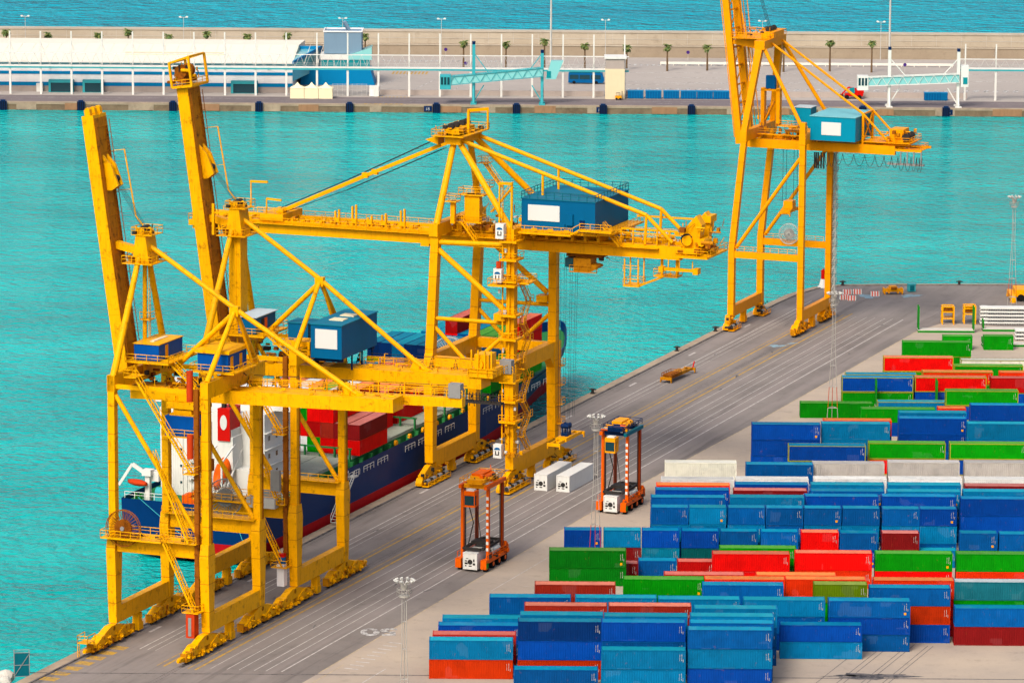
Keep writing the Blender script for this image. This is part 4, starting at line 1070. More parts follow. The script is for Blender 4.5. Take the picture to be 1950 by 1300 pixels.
b = MB(); b.box(43.0, 47.6, 6.2, 14.6, 42.6, 43.6); b.deck(43.6, 49.4, 4.6, 15.6, 42.4, .3, 0, 'yXY'); b.prism([(43.6, 43.6), (46.8, 43.6), (47.4, 47.6), (46.4, 49.2), (44.4, 47.0)], 'y', 7.2, 9.4); b.prism([(43.6, 43.6), (46.8, 43.6), (47.4, 47.6), (46.4, 49.2), (44.4, 47.0)], 'y', 12.0, 14.0)
b.box(45.8, 47.6, 11.5, 14.8, 47.4, 48.6); b.tube((45, 6.4, 44.9), (45, 14.4, 44.9), .9, 0, 14); b.tube((47.4, 7.0, 44.6), (47.4, 11, 44.6), .7, 0, 12)
wn = part(b, 'boom_winch', [m], r); clutter(wn, 'winch_gear', 43.2, 48.8, 5.6, 15, 42.6, 47.2, 70, [m, 'darkyellow', 'rusty'], 4, .2, 1.1, .9); clutter(r, 'apex_fitting', -1.4, 4, 4.6, 15.8, 61.1, 62.2, 40, [m, 'darkyellow', 'dkmetal'], 8, .15, .9, .7); clutter(r, 'girder_fitting', 1, 15, 4, 16, 43.9, 46.6, 80, [m, 'darkyellow', 'rusty', 'galv'], 14, .2, 1.2, .8); clutter(r, 'boom_fitting', -46, -3, 6.2, 8, 43.85, 44.3, 90, [m, 'darkyellow'], 15, .15, .9, .5); clutter(r, 'tower_fitting', G-1.6, G+1.8, -2.2, 1.2, 6, 44, 90, [m, 'darkyellow', 'galv'], 16, .15, .8, 1.0); clutter(r, 'backreach_fitting', 30, 43, 5.8, 14.6, 43.85, 45.2, 60, [m, 'darkyellow', 'galv'], 17, .15, .9, .7)
b = MB()
for k in range(5): b.tube((44.8, 6.8+k*1.5, 45.0), (44.8, 7.2+k*1.5, 45.0), 1.05, 0, 14)
part(b, 'rope_drum', 'dkmetal', wn)
b = MB()
for x in (34.4, 36.9):
    for y in (4.4, 7.4): b.beam((x, y, 36.8), (x, y, 41.4), .2, .2)
b.deck(34.2, 37.1, 4.2, 7.6, 36.8, .25); b.rail([(34.2, 4.2, 39.2), (37.1, 4.2, 39.2)]); b.beam((37, 4.4, 36.8), (41.5, 8.6, 38.6), .3, .3); b.deck(38.8, 43.2, 7.0, 9.6, 38.4, .25); b.beam((42.8, 8, 38.4), (42.8, 8, 41.4), .5, .4); b.beam((40, 8, 38.4), (40, 8, 41.4), .4, .4)
part(b, 'maintenance_cage', [m], r)
b = MB(); b.box(40.4, 47.5, 5.4, 5.9, 39.6, 40.1); b.box(40.4, 41.2, 4.9, 6.4, 39.4, 40.3); b.box(46.7, 47.6, 4.8, 6.5, 39.3, 40.3)
for x in (42, 44, 46.4): b.beam((x, 5.6, 40.1), (x, 5.6, 41.5), .16, .16)
part(b, 'monorail', [m], r)
# trolley with operator cab, ropes and a hanging spreader
b = MB(); b.box(22.4, 29.0, 7.8, 13.0, 40.6, 41.35); tr = part(b, 'trolley', 'rusty', r); clutter(tr, 'trolley_gear', 22.4, 29, 8, 12.8, 39.6, 40.6, 20, ['darkyellow', 'dkmetal', 'yellowC'], 3, .2, .9, .7)
b = MB(); b.box(24.2, 27.4, 6.4, 9.4, 38.3, 40.55); b.prism([(27.4, 38.3), (28.7, 39.0), (28.7, 39.4), (27.4, 39.6)], 'y', 6.6, 9.2); b.deck(23.6, 28.6, 6.0, 6.4, 38.3, .15, 0, 'yX'); cb = part(b, 'operator_cab', ['darkyellow'], r)
b = MB(); b.box(22.6, 24.1, 6.5, 9.3, 38.9, 40.5); part(b, 'cab_window', 'glass', cb)
b = MB()
for dx in (-1.3, -.9, .9, 1.3):
    for dy in (-1.4, 1.4): b.tube((21.8+dx, 10.4+dy, 40.8), (21.6+dx*.8, 10.4+dy*.8, 11.4), .028, 0, 5)
part(b, 'hoist_rope', 'rope', r)
sp = spreader(r, 21.6, 10.4, 7.4, 'yellowC')
b = MB(); b.box(21.0, 22.2, 9.4, 11.4, 8.1, 8.7)
for dx in (-.55, 0.35):
    for dy in (-.8, .6): b.box(21.6+dx, 21.8+dx, 10.4+dy, 10.6+dy, 8.7, 10.4)
for dy in (-.6, .6): b.tube((20.9, 10.4+dy, 9.9), (22.3, 10.4+dy, 9.9), .4, 0, 12)
part(b, 'head_block', 'navy', r)
# lift tower on the near landside leg, ring platforms, zigzag stairs, lift cars with emblem
b = MB()
for z in (12.4, 16.0, 19.5, 23.2, 27.0, 31.2, 37.2, 41.0, 44.2):
    b.deck(G-1.5, G+1.6, -2.2, 1.6, z, .35, 0, 'yX')
b.deck(G-3.2, G+1.8, -3.4, -.6, 36.6, .3); b.deck(G+.9, G+3.6, -1.2, 2.8, 36.9, .25)
for x in (G-1.2,): b.beam((x, -1.3, 6), (x, -1.3, 46.5), .22, .22); b.beam((x+1.2, -1.3, 6), (x+1.2, -1.3, 46.5), .22, .22)
part(b, 'ring_platform', [m], r)
b = MB(); zs = [6.4, 9.4, 12.4, 15.6, 19.2, 22.6, 26.0, 29.4, 32.8, 36.2]
for k, (z0, z1) in enumerate(zip(zs, zs[1:])):
    y0, y1 = (1.0, 4.4) if k % 2 else (4.4, 1.0); b.stairs((G+1.5, y0, z0), (G+1.5, y1, z1), .8, 0, (1, 0, 0)); b.deck(G+.95, G+2.1, y1-.6, y1+.6, z1, .1, 0, 'X')
part(b, 'stairway', [m], r)
b = MB(); b.ladder((G+1.1, S+.6, 5.5), (G+1.1, S+.6, 23)); b.rail([(G+.8, S+.4, 8), (G+.8, S+1.5, 8)]); 
for z in (8, 11.5, 15, 18.5): b.deck(G+.75, G+1.8, S-.4, S+1.4, z, .1, 0, 'XY')
part(b, 'ladder', [m], r)
def emblem_box(z0, z1, x0, y0):
    b = MB(); b.box(x0+.1, x0+1.6, y0, y0+1.3, z0, z1); o = part(b, 'lift_car', 'white', r)
    b = MB(); cx, cz = x0+.85, z0+(z1-z0)*.62
    b.prism([(cx+.55*math.cos(math.pi*k/10), cz+.42*math.sin(math.pi*k/10)) for k in range(11)], 'y', y0-.05, y0-.003); part(b, 'emblem_arc', 'skipblue', o)
    b = MB(); zz = z0+(z1-z0)*.22
    b.box(cx-.38, cx-.2, y0-.05, y0-.003, zz, zz+.75); b.box(cx+.2, cx+.38, y0-.05, y0-.003, zz, zz+.75); b.box(cx-.2, cx+.2, y0-.05, y0-.003, zz, zz+.16); part(b, 'emblem_letter', 'dkmetal', o)
emblem_box(37.0, 39.4, G-2.4, -3.0); emblem_box(44.6, 47.2, G-2.2, -2.6); emblem_box(5.8, 8.2, G-2.6, -2.2)
b = MB(); b.tube((G-1.5, -2.4, 39.5), (G-1.5, -2.4, 40.6), .5, 0, 10); part(b, 'lift_motor', 'redfade', r)
b = MB(); b.ladder((G-1.4, -1.0, 46), (G-1.4, -1.0, 54)); b.beam((G-1.9, -1.2, 46), (G-1.9, -1.2, 54.2), .25, .25); b.beam((G+.3, -1.0, 46), (G+.3, -1.0, 54.4), .35, .35); b.box(G-2, G+.4, -1.4, -.6, 53.9, 54.3); b.deck(3.0, 8.0, 3.6, 6.0, 46.2, .2); b.box(4.6, 7.4, 4.2, 5.6, 46.2, 51); b.deck(3.6, 8.4, 3.8, 6.2, 51, .2); b.stairs((4.6, 3.2, 46.2), (7.6, 3.2, 42.4)); b.box(2.8, 3.6, 2.0, 2.8, 46, 50); b.deck(2.0, 4.2, 1.2, 3.4, 50, .15)
part(b, 'service_tower', [m], r)
cable_reel(r, -4.4, S-.9, 19.0, 3.4, 'galv', .8)
b = MB(); b.deck(-8.0, -.8, S-2.4, S+.6, 15.9, .2); b.beam((-6, S-.9, 15.8), (-.8, S-.9, 14.4), .4, .4); part(b, 'reel_platform', [m], r)

# crane D: orange-yellow crane at the far end of the quay, boom raised out of the picture
S, G, m = 19.5, 15.2, 'yellowD'; yc = S/2
cD = thing('container_crane', 'orange yellow crane with cyan house and raised twin boom, farthest along the quay', 'crane', W(WS, 879.8), -PHI, 'ship-to-shore cranes on the quay')
r = cD
for (x, y) in ((0, 0), (0, S), (G, 0), (G, S)):
    if x == 0: box_leg(r, x, y, [(2.4, 0, 1.3, 1.4), (17, 0, 1.3, 1.4), (40, 2.3, 1.2, 1.3)], m)
    else: box_leg(r, x, y, [(2.4, x, 1.2, 1.3), (44.6 if y == 0 else 40, x, 1.2, 1.3)], m)
    if x == 0: bogie_motor(r, x, y-2.6 if y == 0 else y-1.8, 2, 2.6, m)
    else: bogie_plate(r, x, y-.6 if y == 0 else y-1.4, 4.6, m)
for x in (0, G):
    b = MB(); b.box(x-.55, x+.55, .7, S-.7, 2.7, 4.9); part(b, 'sill_beam', [m], r); stow_pin(r, x, S*.42, m)
    b = MB(); b.box(x-.7+(2.3 if x == 0 else 0), x+.7+(2.3 if x == 0 else 0), -.7, S+.7, 40.0, 42.2); part(b, 'cross_beam', [m], r)
for y in (0, S):
    b = MB(); b.box(.65, G-.6, y-.55, y+.55, 15.3, 16.7); b.rail([(1, y-.5, 16.7), (G-1, y-.5, 16.7)]); part(b, 'portal_beam', [m], r)
    b = MB(); b.tube((.9, y, 17.4), (G-.6, y, 37.0), .4, 0, 10); part(b, 'diagonal_brace', [m], r)
for y in (6.4, 13.4):
    b = MB(); b.box(1.0, 33.3, y-.5, y+.5, 38.0, 39.9)
    for k in range(11): b.box(2+k*3, 2.12+k*3, y-.53, y+.53, 38.05, 39.85)
    part(b, 'girder', [m], r)
    b = MB(); b.beam((-.8, y, 38.6), (-4.3, y, 69), 1.4, 1.1, up=(0,1,0)); b.beam((-4.3, y, 69), (-6.6, y, 90), 1.4, 1.1, up=(0,1,0)); part(b, 'boom', [m], r)
b = MB()
for k in range(13):
    t = k/13; x = -.8-5.8*t; z = 39+51*t; b.tube((x, 6.9, z), (x, 12.9, z), .22, 0, 8); b.tube((x, 6.9, z), (x-.45, 12.9, z+3.8), .16, 0, 6)
for y, off in ((5.6, -.9), (7.6, 1.0), (12.4, 1.2), (14.6, 1.0), (14.6, 1.9)):
    b.path([(-.8+off, y, 40), (-4.3+off, y, 69), (-6.6+off, y, 90)], .1, 0, 6)
b.path([(.9, 8, 44), (.2, 8, 50), (1.0, 8, 56), (-1.2, 8, 66)], .14, 0, 6)
part(b, 'boom_bracing', [m], r)
b = MB()
for y in (9, 9.8, 10.6): b.tube((4.6, y, 62.0), (-4.0, y, 90), .05, 0, 5)
part(b, 'hoist_rope', 'rope', r)
for y0, y1 in ((0, 2.2), (S, S-4.0)):
    b = MB(); b.beam((2.3, y0, 42.0), (4.7, y1, 59.6), 1.2, 1.2, w2=1.5, h2=1.5, up=(0,1,0)); part(b, 'aframe_leg', [m], r)
    b = MB(); b.tube((5.8, y1, 59.2), (G-.2, y0+(.0 if y0 == 0 else -.5), 43.4), .42, 0, 10); part(b, 'aframe_brace', [m], r)
b = MB(); b.box(3.8, 6.0, 1.4, S-3.2, 59.2, 61.0); b.prism([(-2.4, 59.6), (-2.4, 60.4), (4.0, 61.2), (4.0, 58.6)], 'y', 6.0, 7.2); b.prism([(-2.4, 59.6), (-2.4, 60.4), (4.0, 61.2), (4.0, 58.6)], 'y', 12.0, 13.2)
b.deck(-2.2, 6.4, 3.8, S-4.6, 61.2, .12, 0, 'xyXY'); b.box(3.6, 6.4, 6.4, 13.4, 61.2, 62.4)
hd = part(b, 'apex_beam', [m], r)
b = MB()
for yy in (7.4, 9.2, 11): b.tube((4.8, yy, 62.8), (4.8, yy+.6, 62.8), .6, 0, 12)
part(b, 'sheave', 'dkmetal', hd)
for y in (6.4, 13.4):
    b = MB(); b.tube((5.8, y, 60.2), (26.2, y, 46.2), .26, 0, 8); b.tube((26.2, y, 46.2), (32.2, y, 40.2), .24, 0, 8); b.tube((26.2, y, 46.2), (26.2, y, 39.9), .3, 0, 8); part(b, 'backstay', [m], r)
b = MB(); b.tube((26.2, 6.4, 40.2), (26.2, 13.4, 46), .2, 0, 8); b.tube((26.2, 6.4, 46), (26.2, 13.4, 40.2), .2, 0, 8); b.tube((26.2, 6.4, 46.2), (26.2, 13.4, 46.2), .2, 0, 8); part(b, 'backstay_frame', [m], r)
house(r, 15.9, 25.7, 2.6, 16.0, 40.7, 45.7, 'housecyan', 'housecyanroof', panel=(.25, .68, .24, .78), roofth=.15)
house(r, 9.6, 13.2, 11.4, 15.4, 42.0, 46.2, 'housecyan', 'roofwhite', name='electrical_room')
b = MB(); b.box(9.2, 14.2, 6.2, 15.8, 41.6, 41.9); b.rail([(9.2, 6.2, 41.9), (14.2, 6.2, 41.9)]); b.box(3.4, 13.8, 5.4, 5.9, 40.9, 41.1); b.rail([(3.4, 5.4, 41.1), (13.8, 5.4, 41.1)])
for k in range(4): b.box(9.3+k*1.5, 9.5+k*1.5, 6.3, 6.6, 39.9, 42)
b.box(2.4, 14.6, 7, 13, 38.6, 38.8); part(b, 'house_platform', [m], r)
b = MB(); b.deck(8.6, 12.8, 3.6, 6.0, 43.2, .2, 0, 'y'); b.stairs((3.5, 9, 42.4), (5.8, 9, 47.5)); b.box(3.2, 4.0, 8, 9.5, 42.4, 50.4); b.box(6.6, 7.4, 8, 9.5, 42.4, 50.4); b.box(3.2, 7.4, 8, 9.5, 49.8, 50.2); part(b, 'service_tower', [m], r)
b = MB(); b.box(4.2, 6.2, 8.2, 9.4, 50.3, 53.0); part(b, 'control_box', 'skipblue', r)
b = MB(); b.box(30.6, 35.8, 6.6, 13.2, 39.9, 40.5); b.deck(26.5, 36.6, 5.6, 14.2, 40.6, .15, 0, 'yXY'); b.box(31.6, 34.6, 7.6, 11.8, 40.6, 43.2); b.tube((33.6, 7.2, 42.2), (33.6, 12.4, 42.2), .9, 0, 12); b.box(33.3, 39.0, 6.0, 6.5, 38.8, 39.3); b.box(33.3, 39.0, 13.2, 13.7, 38.8, 39.3); b.deck(34, 38.4, 6.5, 13.2, 38.9, .12)
wn = part(b, 'hoist_winch', [m], r)
b = MB()
for k in range(4): b.tube((35.2, 7.2+k*1.4, 41.6), (35.2, 7.7+k*1.4, 41.6), .8, 0, 12)
part(b, 'rope_drum', 'dkmetal', wn)
b = MB()
for x in (34.6, 36.0, 37.4, 39.0): b.beam((x, 6.0, 36.4), (x, 6.0, 38.9), .24, .24)
b.box(31.8, 39.6, 5.5, 6.5, 36.0, 36.35); part(b, 'hanging_walkway', 'greymetal', r)
b = MB()
xs = [16.2, 16.9, 17.6, 18.3, 19.2, 20.4, 22.2, 24.6, 27.0, 29.2, 31.2, 32.8, 34.2, 35.6, 37.0, 38.2, 38.8, 39.4]
for a, c in zip(xs, xs[1:]):
    w = c-a; sag = 2.4 if w > 1.4 else 2.9; n = 9
    b.path([(a+w*k/n, 5.4, 37.8-sag*(1-(2*k/n-1)**2)**.8) for k in range(n+1)], .055, 0, 5)
for x in (16, 16.4, 16.8, 17.4, 18.0): b.box(x, x+.22, 5.2, 5.6, 34.4, 37.8)
part(b, 'festoon_cable', 'dkmetal', r)
b = MB()
for dx in (-1.2, 1.2):
    for dy in (-1.2, 1.2): b.tube((9.4+dx, yc+dy, 38.4), (9.4+dx, yc+dy, 26.5), .045, 0, 5)
part(b, 'hoist_rope', 'rope', r)
spreader(r, 9.4, yc, 24.2, m, 'y', 6.5)
b = MB(); b.box(8.4, 10.4, yc-1.2, yc+1.2, 25.0, 26.6); part(b, 'head_block', [m], r)
cable_reel(r, 6.6, S-.9, 18.0, 2.2, 'galv', .5)
b = MB(); x, y = G+.9, S+.6
for a in (-.5, .5):
    for c in (-.5, .5): b.beam((x+a, y+c, 1.5), (x+a, y+c, 38), .09, .09)
for k in range(18):
    z = 2+k*2; b.deck(x-.6, x+.6, y-.6, y+.6, z, .06, 0, 'yX' if k % 2 else 'xy', .9); b.stairs((x-.4, y, z), (x+.4, y, z+2), .5)
part(b, 'stair_tower', 'galv', r)
clutter(r, 'girder_fitting', 1.5, 14.5, 6, 14, 39.9, 43.6, 60, [m, 'darkyellow', 'rusty'], 21, .15, 1.0, .8); clutter(r, 'apex_fitting', 0, 6, 4.6, 14.6, 61.3, 62.6, 26, [m, 'darkyellow', 'dkmetal'], 22, .15, .8, .8); clutter(r, 'winch_fitting', 30, 36, 6, 14, 40.7, 42.8, 36, [m, 'darkyellow', 'rusty'], 23, .2, .9, .8)

# ------------------------------------------------------------------ the container ship (local x landward, y towards the bow)
SO = (-307.6, 648.0)
ship = thing('container_ship', 'dark blue container ship with red waterline moored along the quay', 'ship', W(*SO, 0), -PHI)
ST = [(0, 12.5, 10.6, 7.7, -1.6), (6, 12.8, 12.0, 7.7, -3), (16, 12.8, 12.6, 7.7, -6), (40, 12.8, 12.8, 7.7, -7), (100, 12.8, 12.7, 7.8, -7), (114, 12.8, 11.0, 7.9, -7), (126, 12.6, 8.4, 8.2, -7),
      (138, 11.7, 5.2, 8.5, -7), (148, 10.0, 3.2, 8.7, -7), (157, 7.2, 1.7, 8.9, -7), (165, 4.2, .8, 9.1, -7), (170, 2.0, .4, 9.2, -7), (172.5, .15, .1, 9.3, -6)]
b = MB(); ring = []
for (y, hd_, hw, zd, zk) in ST:
    mid = lambda z: hw+(hd_-hw)*max(0, (z+2.2)/(zd+2.2))**1.3
    prof = [(hd_, zd), (mid(zd*.6), zd*.6), (mid(1.4), 1.4), (hw, -2.2), (hw*.8, zk)]
    if y == 0: prof = [(12.5, 7.7), (12.4, 4.6), (11.9, 1.4), (9.4, -.5), (5.0, -1.5)]
    ring.append([(x, y, z) for x, z in prof]+[(-x, y, z) for x, z in reversed(prof)])
for A_, B_ in zip(ring, ring[1:]):
    for k in range(9):
        b.quad([A_[k], B_[k], B_[k+1], A_[k+1]][::-1], 1 if k in (2, 3, 4, 5, 6) else 0); b.sm[-1] = k not in (4,)
b.quad([ring[0][k] for k in (0, 1, 2, 7, 8, 9)], 0); b.quad([ring[0][k] for k in (2, 3, 4, 5, 6, 7)], 1)
part(b, 'hull', ['hullblue', 'hullred'], ship)
b = MB()
for A_, B_ in zip(ST, ST[1:]): b.quad([(-A_[1]+.25, A_[0], A_[3]-.8), (A_[1]-.25, A_[0], A_[3]-.8), (B_[1]-.25 if B_[1] > .3 else 0, B_[0], B_[3]-.8), (-B_[1]+.25 if B_[1] > .3 else 0, B_[0], B_[3]-.8)])
part(b, 'main_deck', ['shipgreen'], ship)
b = MB()
for y0, y1 in ((23, 39.5), (41.2, 55), (56.2, 69), (70.2, 83), (84.5, 101), (102.5, 116.5), (117.5, 129)):
    w = 11.2
    b.box(-w, w, y0, y1, 6.9, 8.1, 1)
    for k in range(4): b.box(-w+k*w/2+.08, -w+(k+1)*w/2-.08, y0+.2, y1-.2, 8.1, 8.66)
part(b, 'hatch_cover', ['hatch', 'shipgreen'], ship)
b = MB()
for y0 in (40.1, 55.4, 69.3, 83.4, 101.3, 116.8, 129.4):
    zt_ = 10.2 if y0 < 116 else 9.0; wl = 11.5 if y0 < 125 else 10
    for k in range(9): b.box(-wl+.3+k*(wl-.3)/4-.13, -wl+.3+k*(wl-.3)/4+.13, y0, y0+.5, 6.9, zt_)
    b.box(-wl, wl, y0, y0+.6, zt_-.2, zt_)
for k in range(24): b.box(11.9, 12.5, 26+k*4.2, 26.5+k*4.2, 7.0, 8.2)
part(b, 'lashing_bridge', ['shipgreen'], ship)
b = MB()
for k in range(17):
    y = 30+k*6.2
    if k in (4, 9): continue
    b.rail([(12.95, y, 5.8), (12.95, y+4.4, 5.8)], 1.0, 1.4, .035)
b.rail([(12.4, 2, 7.7), (12.4, 22, 7.7)], 1.1); b.rail([(-12, .3, 7.7), (-3, .3, 7.7)], 1.1); b.rail([(3, .3, 7.7), (12.2, .3, 7.7)], 1.1)
part(b, 'side_railing', ['white'], ship)
b = MB()
for k in range(11): b.tube((12.2, 58+k*6.3, 7.9), (12.6, 58+k*6.3, 7.9), .55, 0, 10)
part(b, 'lifebuoy_box', ['carrieryellow'], ship)
b = MB()
for A_, B_ in zip(ST[7:], ST[8:]):
    for sg in (-1, 1): b.hexa([(sg*A_[1], A_[0], A_[3]-.3), (sg*B_[1], B_[0], B_[3]-.3), (sg*(B_[1]-.12), B_[0], B_[3]-.3), (sg*(A_[1]-.12), A_[0], A_[3]-.3), (sg*A_[1]*1.01, A_[0], A_[3]+1.1), (sg*B_[1]*1.01, B_[0], B_[3]+1.1), (sg*(B_[1]-.12), B_[0], B_[3]+1.1), (sg*(A_[1]-.12), A_[0], A_[3]+1.1)])
part(b, 'bow_bulwark', ['hullblue'], ship)
# superstructure
b = MB(); b.box(-9.6, 9.4, 9, 22, 6.9, 21.6); b.box(-12.6, 12.6, 13, 21.4, 21.6, 24.3); b.box(-10.5, 10.5, 12.6, 21.8, 24.3, 24.5)
b.box(3.6, 9.4, 6.2, 9, 6.9, 12.8)
for z in (10, 12.8, 15.6, 18.4): b.box(-4.4, -1.2, 8.2, 9, z, z+.14); b.box(9.4, 9.9, 9, 22, z, z+.14)
for k in range(15): b.box(-9.4+k*.42, -9.34+k*.42, 8.95, 8.998, 7, 21.5)
dk = part(b, 'deckhouse', ['white'], ship)
b = MB()
for z in (8.0, 10.8, 13.6, 16.4):
    b.box(-3.4, -2.2, 8.94, 8.99, z, z+2.0)
    b.box(-6.0, -5.6, 8.94, 8.99, z+.9, z+1.3)
for z in (11, 14, 17): 
    for k in range(4): b.box(9.41, 9.45, 10.5+k*3, 11.2+k*3, z, z+.8)
for k in range(10): b.box(-11.8+k*2.4, -10.2+k*2.4, 12.93, 12.99, 22.5, 23.6)
part(b, 'window', 'glass', dk)
b = MB()
for z in (10.14, 12.94, 15.74, 18.54): b.rail([(-4.4, 8.2, z), (-1.2, 8.2, z)], 1.0, 1.6, .05)
for k, z in enumerate((7, 9.8, 12.6)): b.stairs((-3.9, 8.5, z), (-1.6, 8.5, z+2.8), .5)
part(b, 'deck_railing', ['white'], dk)
b = MB(); b.box(2.6, 5.4, 5.2, 9, 12.8, 18.2); b.box(2.9, 5.1, 5.4, 8.8, 18.2, 19.4); fn = part(b, 'funnel_casing', ['white'], ship)
b = MB(); b.box(2.8, 5.0, 4.9, 9.2, 17.6, 23.0); rf = part(b, 'funnel', ['red'], ship)
b = MB(); b.prism([(3.9+.62*math.cos(2*math.pi*k/20), 20.7+1.25*math.sin(2*math.pi*k/20)) for k in range(20)], 'y', 4.82, 4.897); part(b, 'funnel_emblem', ['whitepanel'], rf)
b = MB(); b.box(3.2, 3.8, 5.6, 6.4, 23.0, 24.6); b.box(4.1, 4.7, 6.6, 7.4, 23.0, 24.4); part(b, 'exhaust_pipe', ['dkmetal'], rf)
b = MB(); b.beam((-2, 17, 24.5), (-2, 17, 32), .5, .5); b.beam((-4.5, 17, 29), (.5, 17, 29), .2, .2); b.beam((-3.4, 17, 31), (-.6, 17, 31), .35, .35); part(b, 'radar_mast', ['white'], ship)
# free-fall lifeboat on its ramp
b = MB()
for x in (2.4, 5.4):
    b.beam((x, .8, 8.2), (x, 8.6, 15.6), .3, .3); b.beam((x, .8, 7), (x, .8, 14.8), .26, .26); b.beam((x, .8, 14.8), (x, 6.2, 17.0), .24, .24); b.beam((x, 4.6, 7), (x, 4.6, 12), .22, .22)
b.beam((2.4, .8, 14.8), (5.4, .8, 14.8), .24, .24); part(b, 'lifeboat_davit', ['white'], ship)
def hullform(b, L, wd, ht, m=0, n=10):
    rings = []
    for k in range(9):
        t = k/8; w = wd*math.sin(math.pi*min(1, max(.04, t*.96+.02)))**.55; h = ht*(.55+.45*math.sin(math.pi*t)**.7)
        rings.append([(w*math.cos(2*math.pi*j/n)/2, (t-.5)*L, h*math.sin(2*math.pi*j/n)/2) for j in range(n)])
    i = len(b.v)
    for r_ in rings: b.v += r_
    for a in range(8):
        for j in range(n): b.f.append((i+a*n+j, i+a*n+(j+1)%n, i+(a+1)*n+(j+1)%n, i+(a+1)*n+j)); b.m.append(m); b.sm.append(True)
    for a in (0, 8): b.f.append(tuple(i+a*n+j for j in range(n))); b.m.append(m); b.sm.append(False)
lb = thing('lifeboat', 'orange free-fall lifeboat on its white ramp at the ship stern', 'lifeboat', W(*SO, 0), -PHI)
b = MB(); hullform(b, 6.6, 2.6, 2.4); o = part(b, 'boat_hull', ['orange'], lb); o.matrix_local = Matrix.Translation((3.9, 4.2, 12.6)) @ Matrix.Rotation(math.atan2(7.4, 7.8), 4, 'X')
b = MB(); b.box(-.6, .6, 1.2, 2.4, .9, 1.7); o2 = part(b, 'wheelhouse', ['red'], lb); o2.matrix_local = o.matrix_local.copy()
rb = thing('rescue_boat', 'small orange rescue boat under the white deck crane at the stern', 'boat', W(*SO, 0), -PHI)
b = MB(); hullform(b, 4.2, 1.7, 1.1); o = part(b, 'boat_hull', ['redfade'], rb); o.matrix_local = Matrix.Translation((-10.8, 2.6, 9.9)) @ Matrix.Rotation(1.25, 4, 'Z')
b = MB(); b.box(-.3, .3, -.8, .6, .45, .9); o2 = part(b, 'console', ['carrieryellow'], rb); o2.matrix_local = o.matrix_local.copy()
b = MB(); b.beam((-9.0, 3, 7), (-9.0, 3, 11.6), .8, .8); b.beam((-9.0, 3, 11.2), (-11.6, 2.4, 13.0), .5, .6); b.beam((-11.6, 2.4, 13.0), (-13.9, 2.0, 9.4), .38, .45); b.box(-9.8, -8.2, 2.2, 3.8, 11.2, 12.2); b.box(-9.4, -7.2, 3.2, 5, 10.2, 11.8); part(b, 'deck_crane', ['white'], ship)
b = MB(); b.tube((-7.6, 3.4, 8.4), (-5.6, 3.4, 8.4), .9, 0, 12); b.box(-8, -5.2, 2.8, 4.0, 6.9, 7.8); part(b, 'mooring_winch', ['teal'], ship)
b = MB(); b.tube((5.2, 3.0, 8.0), (7.4, 3.0, 8.0), .9, 0, 12); b.box(4.6, 8.2, 2.4, 4.2, 6.9, 7.7); b.box(-2.4, 2.0, 2, 4.6, 6.9, 8.6); b.beam((-1.6, 2.4, 8.4), (1.4, 1.2, 9.8), .5, .5); part(b, 'stern_winch', ['orange'], ship)
b = MB()
for x in (-10.2, -9.4): b.tube((x, .9, 6.9), (x, .9, 8.6), .22, 0, 8)
part(b, 'mooring_bitt', ['green'], ship)
b = MB(); b.box(-1.2, 1.2, 150, 152, 8, 9.6); b.beam((0, 151, 9), (0, 151, 15), .4, .4); b.box(-4.5, 4.5, 133, 133.5, 8, 10.2); part(b, 'foremast', ['white'], ship)
# gangway and mooring lines
gw = thing('gangway', 'grey aluminium gangway sloping from the blue hull down to the quay', 'gangway', W(*SO, 0), -PHI)
b = MB(); b.stairs((13.6, 35.5, 6.4), (14.6, 25.5, .6), 1.1, 0, (1, 0, 0)); part(b, 'steps', ['galv'], gw)
b = MB(); b.box(12.9, 14.2, 35.4, 37.2, 6.2, 6.4); b.rail([(14.2, 35.4, 6.4), (14.2, 37.2, 6.4)]); part(b, 'head_platform', ['galv'], gw)
for nm, pts in (('pale mooring line slanting from the stern bollard down to the quay', [(-9.8, .7, 7.9), (2, -8, 4.5), (15.5, -20, .5)]), ('second pale mooring line hanging near the lower stern', [(7.6, .2, 7.0), (10.5, -2.5, 3.2), (15.6, -7, .5)])):
    mo = thing('mooring_line', nm, 'rope', W(*SO, 0), -PHI, 'mooring lines at the stern')
    b = MB(); b.path(pts, .06, 0, 6); part(b, 'rope', ['teal'], mo)

